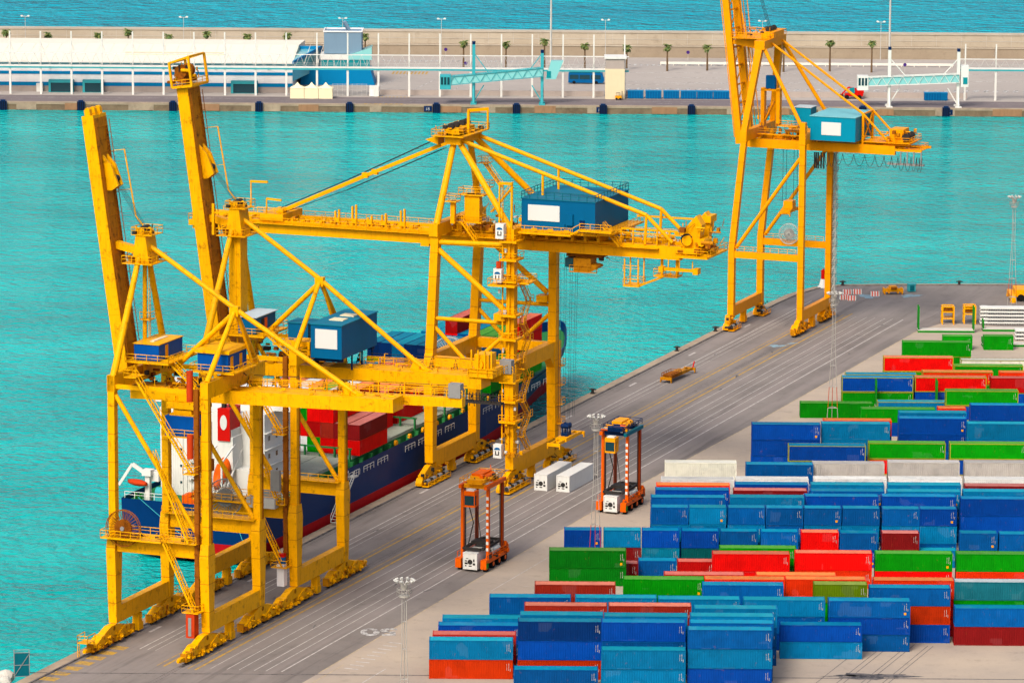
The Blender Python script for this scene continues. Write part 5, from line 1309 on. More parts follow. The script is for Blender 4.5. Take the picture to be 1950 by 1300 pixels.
# containers on deck, door ends towards the stern
def deck_box(x, y, z, key, label, h=2.68, L=12.19):
    M4 = Matrix.Translation(W(*SO, 0)) @ Matrix.Rotation(-PHI, 4, 'Z')
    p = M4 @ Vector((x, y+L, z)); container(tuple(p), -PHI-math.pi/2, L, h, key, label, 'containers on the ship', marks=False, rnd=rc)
BAYS = [(42.0, 'first', ['r2-br-og', 'g-r-r', 'b1-r2-r', 'b3-r-g', 'w-r-w', 'w-r-g', 'g-r2-r', 'r-br-r', 'r-mr', 'r-mr']),
        (56.4, 'second', ['b1-r-sa', 'b1-g-og', 'r-r-w', 'b1-r-og', 'g-r-g', 'b1-mr-w', 'r-r-r', 'r-r', '', '']),
        (70.4, 'third', ['b1-b3-nv', 'b1-nv', 'r-og', 'b1-g', 'r-w', 'g-r', 'r-r', 'r', '', '']),
        (86.6, 'fourth', ['b1-b3', 'nv-b1', 'b1-r', 'b1-r', 'r-r2', 'mr-r', 'r', '', '', '']),
        (103.4, 'fifth', ['g-g-nv', 'g-b3-nv', 'g-b1-b3', 'b1-nv-nv', 'b3-nv-nv', 'nv-nv-nv', 'b1-r2-r2', 'nv-b1-nv', 'b1-b3-b3', 'g-g']),
        (117.6, 'sixth', ['', 'g-b3', 'b1-b3-b3', 'b1-b3-b3', 'b1-r-r-r2', 'b1-b3-b1', 'b1-g-g', 'b1-g-g', 'g-g-g', 'g-g-r-r'])]
for y, bn, cols in BAYS:
    for c, ss in enumerate(cols):
        if not ss: continue
        ks = ss.split('-')
        for t, key in enumerate(ks):
            tier = 'alone' if len(ks) == 1 else ('top' if t == len(ks)-1 else 'bottom' if t == 0 else 'middle')
            if len(ks) == 4: tier = ['bottom', 'second lowest', 'third lowest', 'top'][t]
            deck_box(-12.4+c*2.48, y, 8.68+t*2.68, key, f'{COLN[key]} container, {tier} in {ORD[c]} column from waterside, {bn} bay from ship stern')
deck_box(-3.6, 26.0, 8.68, 'og', 'orange red container standing alone on a hatch just before the white deckhouse')

o = HB.build('stacked_container_mass', 'cbody'); o['kind'] = 'stuff'; o['label'] = 'containers hidden inside the stacks'; _c = alb(rgba(HUES['b1']), KV); o.color = _c

# ------------------------------------------------------------------ straddle carriers
def straddle(loc, rz, label, cab, topm):
    r = thing('straddle_carrier', label, 'straddle carrier', loc, rz, 'straddle carriers beside the yard')
    for s_ in (-1, 1):
        x = s_*2.2
        for y in (2.0, 8.2):
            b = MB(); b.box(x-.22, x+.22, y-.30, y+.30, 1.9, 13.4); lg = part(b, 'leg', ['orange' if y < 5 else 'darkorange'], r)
        b = MB(); b.box(x-.42, x+.42, .3, 10.2, 1.3, 1.95); b.prism([(10.2, 1.3), (10.2, 2.6), (9.2, 3.4), (8.6, 1.95), (8.6, 1.3)], 'x', x-.42, x+.42); b.box(x-.5, x+.5, .0, 1.0, .5, 2.0)
        b.rail([(x+s_*.5, 1, 1.95), (x+s_*.5, 9.5, 1.95)], .9); part(b, 'wheel_beam', ['orange'], r)
        for k in range(4):
            y = 1.1+k*2.65
            b = MB(); b.tube((x-.3, y, .75), (x+.3, y, .75), .75, 0, 18); w = part(b, 'wheel', ['tyre'], r)
            b = MB(); b.tube((x+s_*.28, y, .75), (x+s_*.33, y, .75), .38, 0, 12); part(b, 'rim', ['orange'], w)
        b = MB(); b.box(x-.26, x+.26, .8, 9.4, 13.4, 14.0); part(b, 'top_beam', [topm if s_ > 0 else 'orange'], r)
        b = MB()
        if s_ < 0: b.ladder((x+.1, 2.9, 2), (x+.1, 2.9, 13.4), .5, 0, (0, 1, 0))
        for yy in (2.6, 3.0, 7.4, 7.8): b.tube((x-s_*.1, yy, 2.4), (x-s_*.1, yy, 13.4), .05, 0, 5)
        part(b, 'lift_chain', ['dkmetal'], r)
    b = MB()
    for z in (3.0, 11.0):
        pass
    for k in range(9): b.prism([(1.64, 3.2+k*1.05), (1.64, 3.7+k*1.05), (1.69, 3.7+k*1.05), (1.69, 3.2+k*1.05)], 'x', 1.99, 2.4)
    for k in range(9):
        pass
    part(b, 'warning_stripe', ['white'], r); clutter(r, 'top_machinery', -1.9, 1.9, 1, 9, 14.0, 14.9, 30, ['orange', 'dkmetal', 'galv', 'carrieryellow'], int(loc[1]), .2, .9, .7); clutter(r, 'beam_gear', 1.7, 2.8, 1, 9.6, 1.6, 2.6, 26, ['orange', 'dkmetal', 'darkorange'], int(loc[0])+3, .15, .7, .8)
    b = MB()
    for y in (2.0, 8.2): b.box(-1.9, 1.9, y-.3, y+.3, 13.35, 14.0)
    b.box(-1.5, 1.3, 3.2, 7.6, 14.0, 15.0); b.box(-1.0, 1.6, .8, 2.4, 14.2, 14.9); b.rail([(-2.2, .6, 14.2), (2.2, .6, 14.2), (2.2, 9.4, 14.2), (-2.2, 9.4, 14.2), (-2.2, .6, 14.2)], .9)
    part(b, 'top_frame', ['carrieryellow' if topm == 'orange' else 'navy'], r)
    b = MB(); b.box(-1.2, .6, 3.4, 7.4, 15.0, 15.4); b.tube((.9, 3.6, 14.7), (.9, 7.2, 14.7), .5, 0, 10); part(b, 'engine_cover', [cab], r)
    b = MB(); b.box(-1.0, .9, -.6, 1.2, 12.6, 13.3); b.box(-1.0, .9, 0.4, 1.2, 10.8, 12.6); b.box(-1.0, .9, -.6, .4, 10.7, 11.0); b.box(-1.0, -.88, -.6, -.45, 11, 12.6); b.box(.78, .9, -.6, -.45, 11, 12.6); b.box(-.7, .6, -.3, .9, 13.3, 13.5, 1)
    cb = part(b, 'cab', [cab, 'white'], r)
    b = MB(); b.box(-.87, .77, -.55, .38, 11.02, 12.58); part(b, 'cab_window', 'glass', cb)
    b = MB(); b.box(-1.5, 1.5, 3.9, 6.3, 3.6, 4.1); b.box(-1.85, -1.35, 1.0, 9.2, 3.35, 3.7); b.box(1.35, 1.85, 1.0, 9.2, 3.35, 3.7); b.box(-1.4, 1.4, .6, 1.1, 3.3, 3.75); b.box(-1.4, 1.4, 9, 9.5, 3.3, 3.75); part(b, 'spreader', ['dkmetal'], r)
    b = MB(); b.path([(-1.5, 2.6, 3.6), (-.4, 2.2, 7.6), (-1.0, 1.4, 11)], .09, 0, 6); b.tube((1.2, 2, 3.6), (.2, 2.4, 9.5), .06, 0, 5); part(b, 'cable', ['dkmetal'], r)
    b = MB(); b.tube((1.75, 4.6, 2.6), (1.75, 7.4, 2.6), .55, 0, 12); b.box(1.3, 2.2, 4.2, 4.6, 2.0, 3.2); part(b, 'drive_unit', ['galv'], r)
    b = MB(); b.box(2.55, 2.75, .1, .9, .6, 1.5); part(b, 'side_lamp', ['green'], r)
    return r
straddle(W(-259.15, 651.0, .012), -PHI, 'orange straddle carrier with orange cab beside the front yard edge', 'orange', 'orange')
straddle(W(-253.0, 700.2, .012), -PHI, 'orange straddle carrier with yellow cab and dark blue top, farther one', 'carrieryellow', 'tealdark')
reefer(W(-259.15-1.22*NX+0, 650.6, .35), -PHI, 'white refrigerated container carried inside the nearer straddle carrier', 9.1, 2.7, 'white', 'containers inside straddle carriers') if False else None
for (w, u, lab) in ((-259.15, 650.7, 'white refrigerated container held inside the straddle carrier with orange cab'), (-253.0, 699.9, 'white refrigerated container held inside the straddle carrier with yellow cab')):
    reefer(W(w-1.22, u, .4), -PHI, lab, 9.1, 2.75, 'white', 'containers inside straddle carriers')

# ------------------------------------------------------------------ floodlight masts
def mast(loc, label, h=26.0, redbase=True):
    r = thing('floodlight_mast', label, 'light mast', loc, YA, 'lattice floodlight masts')
    b = MB(); legs = [(math.cos(a), math.sin(a)) for a in (R(90), R(210), R(330))]
    rad = lambda z: 1.25-.9*min(1, z/(h*.62))
    for (cx, cy) in legs:
        zs = [0, 4, 8, 12, 16.2, h-1.6]
        for z0, z1 in zip(zs, zs[1:]): b.tube((cx*rad(z0), cy*rad(z0), z0), (cx*rad(z1), cy*rad(z1), z1), .055, 1 if (redbase and z0 == 4) else 0, 6)
    for z in (4, 8, 12, 16.2, 20):
        p = [(c[0]*rad(z), c[1]*rad(z), z) for c in legs]
        for i in range(3): b.tube(p[i], p[(i+1)%3], .04, 0, 5); b.tube((0, 0, z+.0), p[i], .03, 0, 5)
    part(b, 'lattice_tower', ['mastgrey', 'redfade'], r)
    b = MB(); b.tube((0,0,h-2.6), (0,0,h-2.35), .7, 0, 14); b.tube((0,0,h-1.6), (0,0,h-.9), .4, 0, 12, .55); b.rail([(1.0*math.cos(a), 1.0*math.sin(a), h-2.35) for a in [2*math.pi*k/8 for k in range(9)]], .9, 1.5, .03)
    for k in range(10):
        a = 2*math.pi*k/10; b.beam((0, 0, h-1.0), (1.15*math.cos(a), 1.15*math.sin(a), h-.35), .07, .07)
    part(b, 'head_frame', ['mastgrey'], r)
    for k in range(10):
        a = 2*math.pi*k/10; c = Vector((1.2*math.cos(a), 1.2*math.sin(a), h-.25)); d = Vector((math.cos(a)*.7, math.sin(a)*.7, -.6)).normalized()
        b = MB(); b.tube(c-d*.14, c+d*.22, .12, 0, 10, .26); part(b, 'floodlight', ['galv'], r)
    return r
mast((-14.35, 585.7, 0), 'pale lattice floodlight mast in the foreground left of the front containers')
mast((13.55, 700.2, 0), 'lattice floodlight mast with red and white legs beside the farther straddle carrier')
mast((60.1, 819.6, 0), 'lattice floodlight mast between the yard and the far crane')
mast((107.4, 944.5, 0), 'lattice floodlight mast at the far right quay edge')

# ------------------------------------------------------------------ things lying on the apron
sp = thing('container_spreader', 'weathered yellow container spreader lying on the open apron', 'spreader', W(-283.4, 822.9, .012), -PHI-.06)
spreader(sp, 0, 0, .7, 'darkyellow', name='frame'); b = MB(); b.box(-1.0, 1.0, -5.6, -1.2, .8, 1.5); b.rail([(-1.1, -5.8, .9), (1.1, -5.8, .9), (1.1, -1, .9), (-1.1, -1, .9), (-1.1, -5.8, .9)], 1.0, 1.2); part(b, 'cage', ['rusty'], sp)
b = MB(); b.beam((0.6, 6.1, .9), (0.9, 6.3, 2.4), .2, .2); part(b, 'guide_arm', ['red'], sp)
bc = thing('quay_beacon', 'red and white harbour beacon on the quay corner', 'beacon', W(-289.2, 938.2, .01))
b = MB(); b.tube((0,0,0), (0,0,1.9), 1.05, 0, 14, .55); b.tube((0,0,0), (0,0,.25), 1.3, 0, 14); part(b, 'base', ['white'], bc)
b = MB(); b.tube((0,0,1.9), (0,0,3.9), .5, 0, 14); b.tube((0,0,3.9), (0,0,4.2), .2, 0, 8); part(b, 'lantern_tower', ['red'], bc)
for i, (w, u, a) in enumerate(((-281.6, 931.6, .2), (-279.6, 932.6, .1), (-280.2, 924.6, .3), (-278.3, 924.2, -.1), (-275.2, 931.6, .1))):
    r = thing('road_barrier', 'red and white striped block barrier, '+['left one of the back pair', 'right one of the back pair', 'left one of the front pair', 'right one of the front pair', 'single one farthest right'][i], 'barrier', W(w, u, .01), a, 'red and white barriers at the quay corner')
    b = MB(); b.prism([(-.4, 0), (.4, 0), (.28, 1.05), (-.28, 1.05)], 'x', -.95, .95); part(b, 'block', ['white'], r)
    for k in range(3):
        b = MB(); b.prism([(-.41, .01), (.41, .01), (.29, 1.06), (-.29, 1.06)], 'x', -.8+k*.6, -.5+k*.6); part(b, 'red_stripe', ['palered'], r)
r = thing('lifting_beam', 'yellow lifting beam machine standing near the curved quay edge', 'lifting gear', W(-272.3, 935.6, .01), .1)
b = MB(); b.box(-2.2, 2.2, -.8, -.5, .6, 1.2); b.box(-2.2, 2.2, .5, .8, .6, 1.2); b.box(-.8, .8, -1, 1, .8, 1.8)
for x in (-2, -1, 1, 2): b.box(x-.15, x+.15, -1.0, 1.0, .3, 1.4)
for x in (-1.9, 1.9):
    for y in (-.9, .9): b.beam((x, y, 0), (x, y, .8), .16, .16)
part(b, 'frame', ['carrieryellow'], r); b = MB(); b.tube((-.6, -1.1, 1.5), (.6, -1.1, 1.5), .35, 0, 10); part(b, 'drum', ['rusty'], r)
r = thing('teal_box', 'small teal equipment box right of the yellow lifting beam', 'equipment box', W(-269.4, 940.2, .01), .2)
b = MB(); b.box(-.8, .8, -.7, .7, .15, 1.7); b.box(-.9, .9, -.8, .8, 1.7, 1.85); part(b, 'cabinet', ['teal'], r); b = MB(); b.box(-.5, .5, -.74, -.703, .3, 1.5); part(b, 'door', ['tealdark'], r)
for i, (w, u) in enumerate(((-293.4, 801), (-293.4, 851), (-293.5, 876), (-293.4, 905), (-286, 942.6), (-262, 953.0), (-240, 962.2))):
    r = thing('mooring_bollard', 'black iron mooring bollard on the cope, '+ORD[i]+' along from the ship bow', 'bollard', W(w, u, .01), 0, 'bollards along the quay edge')
    b = MB(); b.tube((0,0,0), (0,0,.75), .32, 0, 12, .26); b.tube((0,0,0), (0,0,.1), .5, 0, 12); part(b, 'post', ['dkmetal'], r)
    b = MB(); b.tube((0,0,.75), (0,0,1.0), .46, 0, 12, .36); b.box(-.7, .7, -.16, .16, .7, .92); part(b, 'head', ['dkmetal'], r)
# harbour crane cut by the right edge of the picture
r = thing('mobile_crane', 'yellow mobile harbour crane at the right edge by the far mast', 'crane', W(-239.8, 941.8, .01), YA)
b = MB(); b.box(-6.5, 5, -3, 3, 1.0, 2.6); b.box(-7.6, -6.5, -4.4, 4.4, .5, 1.5); b.box(4, 5.1, -4.4, 4.4, .5, 1.5)
for x in (-7, 4.5):
    for y in (-4.2, 4.2): b.tube((x, y, 0), (x, y, .5), .7, 0, 12)
part(b, 'undercarriage', ['yellowC'], r)
for k in range(5):
    for y in (-2.7, 2.7):
        b = MB(); b.tube((-5.2+k*2.2, y-.4, .8), (-5.2+k*2.2, y+.4, .8), .8, 0, 14); part(b, 'wheel', ['tyre'], r)
b = MB(); b.tube((0, 0, 2.6), (0, 0, 3.6), 2.2, 0, 16); b.box(-3.4, 6, -2.6, 2.6, 3.6, 6.4); part(b, 'slewing_deck', ['yellowC'], r)
b = MB(); b.box(-1.6, -.2, -2.2, -.9, 6.4, 8.6); b.box(2.2, 5.8, -2.2, 2.2, 6.4, 9.0); part(b, 'engine_house', ['skipblue'], r)
b = MB()
for x in (-1.2, .8):
    for y in (-1, 1): b.beam((x, y, 6.4), (x, y, 22), .3, .3)
for k in range(8):
    z = 6.6+k*2; b.beam((-1.2, -1, z), (.8, -1, z+2), .14, .14); b.beam((-1.2, -1, z), (-1.2, 1, z+2), .14, .14)
b.deck(-2.6, -1.2, -1.8, 1.8, 12.8, .15); b.ladder((-1.7, -1.1, 6.4), (-1.7, -1.1, 15.4)); part(b, 'tower', ['yellowC'], r)
b = MB(); b.box(-2.4, -.0, -2.4, -.8, 15.4, 18.6); cb = part(b, 'crane_cab', ['orange'], r); b = MB(); b.box(-2.46, -2.403, -2.2, -1.0, 16.4, 18.2); b.box(-2.2, -.3, -2.46, -2.403, 16.4, 18.2); part(b, 'cab_window', 'glass', cb)
# foreground corner on the left: screened cage, boulders, red and white rail
r = thing('screened_cage', 'dark green mesh screen cage at the lower left quay corner', 'screen', W(-295.9, 565.6, -.6), -PHI+.5)
b = MB()
for x in (-1.1, 1.1):
    for y in (-.9, .9): b.beam((x, y, 0), (x, y, 3.9), .1, .1)
for z in (.3, 2.0, 3.85): b.path([(-1.1, -.9, z), (1.1, -.9, z), (1.1, .9, z), (-1.1, .9, z), (-1.1, -.9, z)], .05, 0, 5)
b.beam((-1.1, -.94, .4), (1.1, -.94, 3.7), .08, .08); part(b, 'cage_frame', ['greymetal'], r)
b = MB(); b.box(-1.06, 1.06, -.9, -.88, .35, 3.8); b.box(1.08, 1.1, -.86, .86, .35, 3.2); part(b, 'mesh_screen', ['tealdark'], r)
for i, (w, u, s_) in enumerate(((-298.0, 564.6, 1.25), (-297.2, 562.6, 1.0), (-299.3, 562.0, 1.15))):
    rr = random.Random(i+5); b = MB(); n = 10
    rings = [[(s_*math.sin(math.pi*(a+.15)/6.3)*rr.uniform(.8, 1.15)*math.cos(2*math.pi*j/n), s_*math.sin(math.pi*(a+.15)/6.3)*rr.uniform(.8, 1.15)*math.sin(2*math.pi*j/n), s_*.85*math.cos(math.pi*(a+.15)/6.3)) for j in range(n)] for a in range(7)]
    for q in rings: b.v += q
    for a in range(6):
        for j in range(n): b.f.append((a*n+j, (a+1)*n+j, (a+1)*n+(j+1)%n, a*n+(j+1)%n)); b.m.append(0); b.sm.append(False)
    b.f.append(tuple(range(n))); b.m.append(0); b.sm.append(False)
    o = b.build('boulder', ['concretewhite']); o.location = W(w, u, -1.4+s_*.7); tag(o, 'pale boulder beside the green mesh cage, '+['largest one', 'smallest one', 'leftmost one'][i], 'boulder', 'pale boulders at the quay corner')
r = thing('striped_railing', 'red and white striped railing on a small landing in the lower left corner', 'railing', W(-302.2, 561.2, -1.0), -PHI+.37)
b = MB(); b.box(-2.5, 2.6, -3, 1.2, -1.6, .1); part(b, 'landing', ['concretewhite'], r)
b = MB(); b.rail([(-2.5, 1.1, .1), (2.5, 1.1, .1), (2.5, -3, .1)], 1.1, 1.0, .06); part(b, 'handrail', ['white'], r)
for k in range(4): b = MB(); b.box(-2.3+k*1.3, -1.7+k*1.3, 1.0, 1.2, 1.1, 1.32); part(b, 'red_band', ['red'], r)

# ------------------------------------------------------------------ far pier (local x right, y away from the water's edge)
PM = Matrix.Translation((0, PY, 0)) @ Matrix.Rotation(PA, 4, 'Z')
def PP(x, y, z=0): return tuple(PM @ Vector((x, y, z)))
def xp(px, y): return (px-975.9-.18*y)*(.1541+.000115*y)
def pthing(name, label, cat, x, y, z=0, rz=0, group=None): return thing(name, label, cat, PP(x, y, z), PA+rz, group)
def pstruct(b, name, mats):
    o = b.build(name, mats); o.matrix_world = PM; return struct(o)
b = MB(); b.prism([(-420, 0), (420, 0), (420, 138), (-420, 138)], 'z', -12, 0); pstruct(b, 'pier_slab', 'quaywall')
b = MB(); b.quad([(-420, 17.5, .004), (420, 17.5, .004), (420, 125.5, .004), (-420, 125.5, .004)]); pstruct(b, 'pier_pavement', 'pierfloor')
b = MB(); b.quad([(-420, 2.2, .004), (420, 2.2, .004), (420, 17.5, .004), (-420, 17.5, .004)]); pstruct(b, 'pier_road', 'pierroad')
b = MB(); b.box(-420, 420, -.12, 2.2, -.5, .12); pstruct(b, 'pier_cope', 'cope')
b = MB()
rp = random.Random(11)
for k in range(60):
    x = -300+k*10+rp.uniform(-3, 3); y = 4+rp.choice((0, 3.2, 9.5)); b.quad([(x, y, .01), (x+5, y, .01), (x+5, y+.2, .01), (x, y+.2, .01)])
b.quad([(-420, 12, .01), (420, 12, .01), (420, 12.25, .01), (-420, 12.25, .01)])
for k in range(34): x = xp(735, 112)+k*1.7; b.quad([(x, 110, .01), (x+.9, 110, .01), (x+1.4, 114, .01), (x+.5, 114, .01)])
for k in range(22): x = xp(1190, 106)+k*1.9; b.quad([(x, 103, .01), (x+1, 103, .01), (x+1.5, 107, .01), (x+.5, 107, .01)])
for k in range(10): x = xp(752, 80)+k*1.15; b.quad([(x, 76, .01), (x+.6, 76, .01), (x+.9, 83, .01), (x+.3, 83, .01)], 1)
for k in range(46): x = xp(1190, 42)+k*3.0; b.quad([(x, 40, .01), (x+1.6, 40, .01), (x+2.6, 45, .01), (x+1.0, 45, .01)])
for k in range(9): x = xp(720, 19)+k*1.1; b.quad([(x, 18, .01), (x+.5, 18, .01), (x+.5, 19.4, .01), (x, 19.4, .01)], 1)
for k in range(9): x = xp(725, 95)+k*4; b.quad([(x, 30, .01), (x+.3, 30, .01), (x+14, 92, .01), (x+13.7, 92, .01)]) if k % 3 == 0 else None
for y0, y1, x0, x1 in ((52, 70, 1180, 1850), (60, 56, 1190, 1700), (72, 66, 1250, 1950), (84, 84, 1190, 1950)):
    b.quad([(xp(x0, y0), y0, .01), (xp(x1, y1), y1, .01), (xp(x1, y1), y1+.5, .01), (xp(x0, y0), y0+.5, .01)])
for k in range(8): b.quad([(xp(690, 1.5)+k*1.5, .3, .125), (xp(690, 1.5)+k*1.5+.9, .3, .125), (xp(690, 1.5)+k*1.5+1.5, 2.0, .125), (xp(690, 1.5)+k*1.5+.6, 2.0, .125)], 1)
pstruct(b, 'pier_markings', ['linepure', 'lineyellow'])
b = MB()
for k in range(30):
    x = -230+k*17+rp.uniform(-4, 4); b.box(x, x+rp.uniform(3, 9), -.2, -.06, -2.1, rp.uniform(-.3, .05), k % 2)
pstruct(b, 'pier_face_patches', ['wallpatch', 'cope'])
for i, px in enumerate((4, 152.5, 328, 492, 664.5, 829.7, 982, 1147, 1314.6, 1466, 1640, 1798)):
    r = pthing('rubber_fender', f'dark blue rubber fender block on the far pier wall, {ORD[i]} from the left', 'fender', xp(px, 0), -.1, 0, 0, 'fender blocks on the far pier')
    b = MB(); b.box(-1.1, 1.1, -.8, -.1, -2.2, .5); b.box(-.7, .7, -.7, .4, .5, .85); part(b, 'fender_body', ['navy'], r)
    b = MB()
    for k in range(4): b.box(-1.0+k*.55, -.75+k*.55, -.9, -.803, -2.0, .4)
    part(b, 'rubber_strip', ['tyre'], r)
for txt, px in (('17', 1136), ('15', 1798), ('18', 808)):
    cu = bpy.data.curves.new('t', 'FONT'); cu.body = txt; cu.size = 1.3; to = bpy.data.objects.new('t', cu); COL.objects.link(to); bpy.context.view_layer.update()
    me = bpy.data.meshes.new_from_object(to.evaluated_get(bpy.context.evaluated_depsgraph_get())); bpy.data.objects.remove(to); me.materials.clear(); me.materials.append(M['linepure'])
    r = pthing('berth_number', {'17': 'dark plate with berth number seventeen below the teal bridge', '15': 'dark plate with berth number fifteen below the white bridge', '18': 'dark plate with berth number eighteen left of the teal bridge'}[txt], 'number plate', xp(px, 0), -.22, -1.5); b = MB(); b.box(-.3, 2.0, -.06, 0.05, -.3, 1.3); part(b, 'plate', ['navy'], r)
    o = link('digits', me, r); o.rotation_euler = (math.pi/2, 0, 0); o.location = (.1, -.07, 0)
# sea wall
r = pthing('sea_wall', 'long pale two-step concrete sea wall between the pier and open sea', 'sea wall', 0, 0)
b = MB(); b.box(-420, 420, 125.6, 131, -1, 3.5); part(b, 'lower_wall', ['lowwall'], r)
b = MB(); b.box(-420, 420, 131, 136.5, -3, 7.2); b.box(-420, 420, 130.8, 137, 7.2, 7.45); b.box(-420, 420, 125.4, 126.2, 3.5, 3.8); part(b, 'upper_wall', ['seawall'], r)
b = MB()
for k in range(105): b.box(-418+k*8, -417.92+k*8, 130.93, 130.98, 3.5, 7.2)
b.box(-420, 420, 130.9, 130.97, 5.2, 5.3); part(b, 'joint_lines', ['concretewhite'], r)
# palms
def palm(x, y, h, seed, label):
    rr = random.Random(seed); r = pthing('palm_tree', label, 'palm tree', x, y, 0, rr.uniform(0, 6), 'palms along the sea wall road')
    b = MB(); z = 0; px_, py_ = 0, 0; bend = rr.uniform(-.03, .03)
    for k in range(6):
        z1 = h*(k+1)/6; nx_ = bend*(k+1)**1.6*.2; b.tube((px_, py_, z), (nx_, 0, z1), .34-.025*k, 0, 8, .32-.025*k); px_, z = nx_, z1
    part(b, 'trunk', ['palmtrunk'], r)
    b = MB()
    for k in range(46):
        a = rr.uniform(0, 6.283); el = rr.uniform(-.95, 1.35); L = rr.uniform(1.5, 2.1)*(.8 if el < -.3 else 1); n = 5; d = Vector((math.cos(a), math.sin(a), 0)); sd = Vector((-math.sin(a), math.cos(a), 0))
        p = Vector((px_, 0, h)); e = el; w0 = .05
        for j in range(n):
            q = p+(d*math.cos(e)+Vector((0,0,1))*math.sin(e))*(L/n); w1 = [.34, .46, .42, .28, .04][j]; dr = Vector((0,0,-.16))
            b.quad([p, q, q+sd*w1+dr, p+sd*w0+dr]); b.quad([p, p-sd*w0+dr, q-sd*w1+dr, q]); p, w0 = q, w1; e -= .34
    part(b, 'crown', ['palmleaf'], r)
    return r
pal = [19, 97, 195, 250, 328, 400, 478, 553, 702, 889, 970, 1043, 1120, 1199.5, 1276.6, 1353, 1497.6, 1586, 1664.6]
ph = [11.2, 10.2, 10.4, 11.3, 10.2, 10.8, 10.4, 10.5, 10.6, 8.4, 8.4, 9.2, 8.2, 7.4, 7.9, 7.6, 9.3, 9.4, 9.6]
for i, (px, h) in enumerate(zip(pal, ph)): palm(xp(px, 90), 90+(1 if i % 2 else -1), h-.4, 100+i, f'palm tree on the far pier, {ORD[i]} from the left along the sea wall')
# lamp posts, tall masts, round signs
for i, px in enumerate((57, 359, 662, 850, 1162, 1460, 1685)):
    r = pthing('street_lamp', f'double-armed street lamp before the sea wall, {ORD[i]} from the left', 'street lamp', xp(px, 122), 122, 0, 0, 'street lamps along the sea wall')
    b = MB(); b.tube((0,0,0), (0,0,12.4), .11, 0, 6, .07); b.beam((-.9, 0, 12.3), (.9, 0, 12.3), .1, .1); part(b, 'pole', ['galv'], r)
    for s_ in (-1, 1): b = MB(); b.prism([(s_*.4, 12.25), (s_*1.0, 12.7), (s_*1.5, 12.5), (s_*1.3, 12.2)][::s_], 'y', -.35, .35); part(b, 'lamp_head', ['white'], r)
for px, y, h, lab in ((1053, 67, 44, 'tall thin grey mast behind the teal boarding bridge'), (1695, 60, 46, 'tall thin white mast behind the white boarding bridge')):
    r = pthing('tall_mast', lab, 'mast', xp(px, y), y, 0, 0, 'tall masts on the far pier')
    b = MB(); b.tube((0,0,0), (0,0,h), .38, 0, 10, .2); b.tube((0,0,0), (0,0,.6), .8, 0, 10); part(b, 'pole', ['galv'], r)
    b = MB(); b.tube((0,0,h), (0,0,h+.5), 1.4, 0, 12); part(b, 'lamp_ring', ['galv'], r)
for i, (px, y, z) in enumerate(((858, 118, 3.0), (893, 84, 2.6), (1319, 118, 2.6), (1728, 88, 2.6))):
    r = pthing('round_sign', f'round purple sign on a thin post, {ORD[i]} from the left', 'sign', xp(px, y), y, 0, 0, 'round purple signs on the far pier')
    b = MB(); b.tube((0,0,0), (0,0,z), .05, 0, 6); part(b, 'post', ['galv'], r); b = MB(); b.tube((0,-.06,z), (0,.0,z), .55, 0, 16); part(b, 'disc', ['purple'], r)
# terminal hall
X0, X1 = -215, xp(558, 27)
r = pthing('terminal_hall', 'long low terminal hall with white roof and blue stripes on the far pier', 'building', 0, 0)
b = MB(); b.box(X0, X1, 27, 88, 0, 8.2); hall = part(b, 'wall', ['bldgrey'], r)
b = MB(); b.box(X0, X1+.03, 26.9, 26.997, 0, 1.7); b.build('plinth', 'bldbeige', hall)
for z0, z1, mt in ((1.7, 2.8, 'bldstripe'), (5.2, 6.1, 'bldstripe')): b = MB(); b.box(X0, X1+.05, 26.86, 26.996, z0, z1); part(b, 'blue_stripe', mt, hall)
b = MB(); b.box(X0, X1+.4, 26.75, 27.0, 8.2, 8.75); part(b, 'eave', 'tealdark', hall)
b = MB(); b.prism([(26.8, 8.76), (58, 10.9), (89, 9.0), (89, 8.3), (26.8, 8.25)], 'x', X0, X1); 
for k in range(40): b.prism([(27, 8.8), (58, 10.98), (58, 10.9), (27, 8.72)], 'x', X0+k*4, X0+k*4+.12)
for x0, x1 in ((-200, -166), (-118, -88)): b.box(x0, x1, 40, 43, 9.6, 10.2, 1)
part(b, 'roof', ['roofsheet', 'cream'], r)
b = MB(); b.prism([(X1+.05, 26.6), (X1+.05, 60), (X1+6.2, 60)], 'z', 3.5, 9.4); part(b, 'glass_end', ['skyglass'], r)
b = MB(); b.prism([(X1+.06, 60.1), (X1+6.4, 60.1), (X1+7.2, 62), (X1+.06, 62)], 'z', 0, 10.2); b.beam((X1+.2, 26.2, 9.2), (X1+6.6, 60, 10.0), .5, .9); part(b, 'end_frame', ['bldstripe'], r)
for px0, px1 in ((92, 139), (157, 196), (440, 490)):
    b = MB(); x0, x1 = xp(px0, 24), xp(px1, 24); b.box(x0, x1, 24.4, 26.85, 0, 3.7); e = part(b, 'entrance', ['teal'], r)
    b = MB(); b.box(x0+.7, x1-.7, 24.3, 24.39, .2, 2.9); 
    for k in range(5): pass
    part(b, 'glass_door', ['glass'], e)
b = MB(); b.box(xp(69, 25), xp(81, 25), 25.4, 26.85, 0, 2.5); part(b, 'service_door', ['white'], r)
b = MB()
for px in (95, 192, 328, 411, 512): b.box(xp(px, 26)-.3, xp(px, 26)+.3, 26.5, 26.8, 7.2, 7.9)
part(b, 'wall_lamp', ['dkmetal'], r)
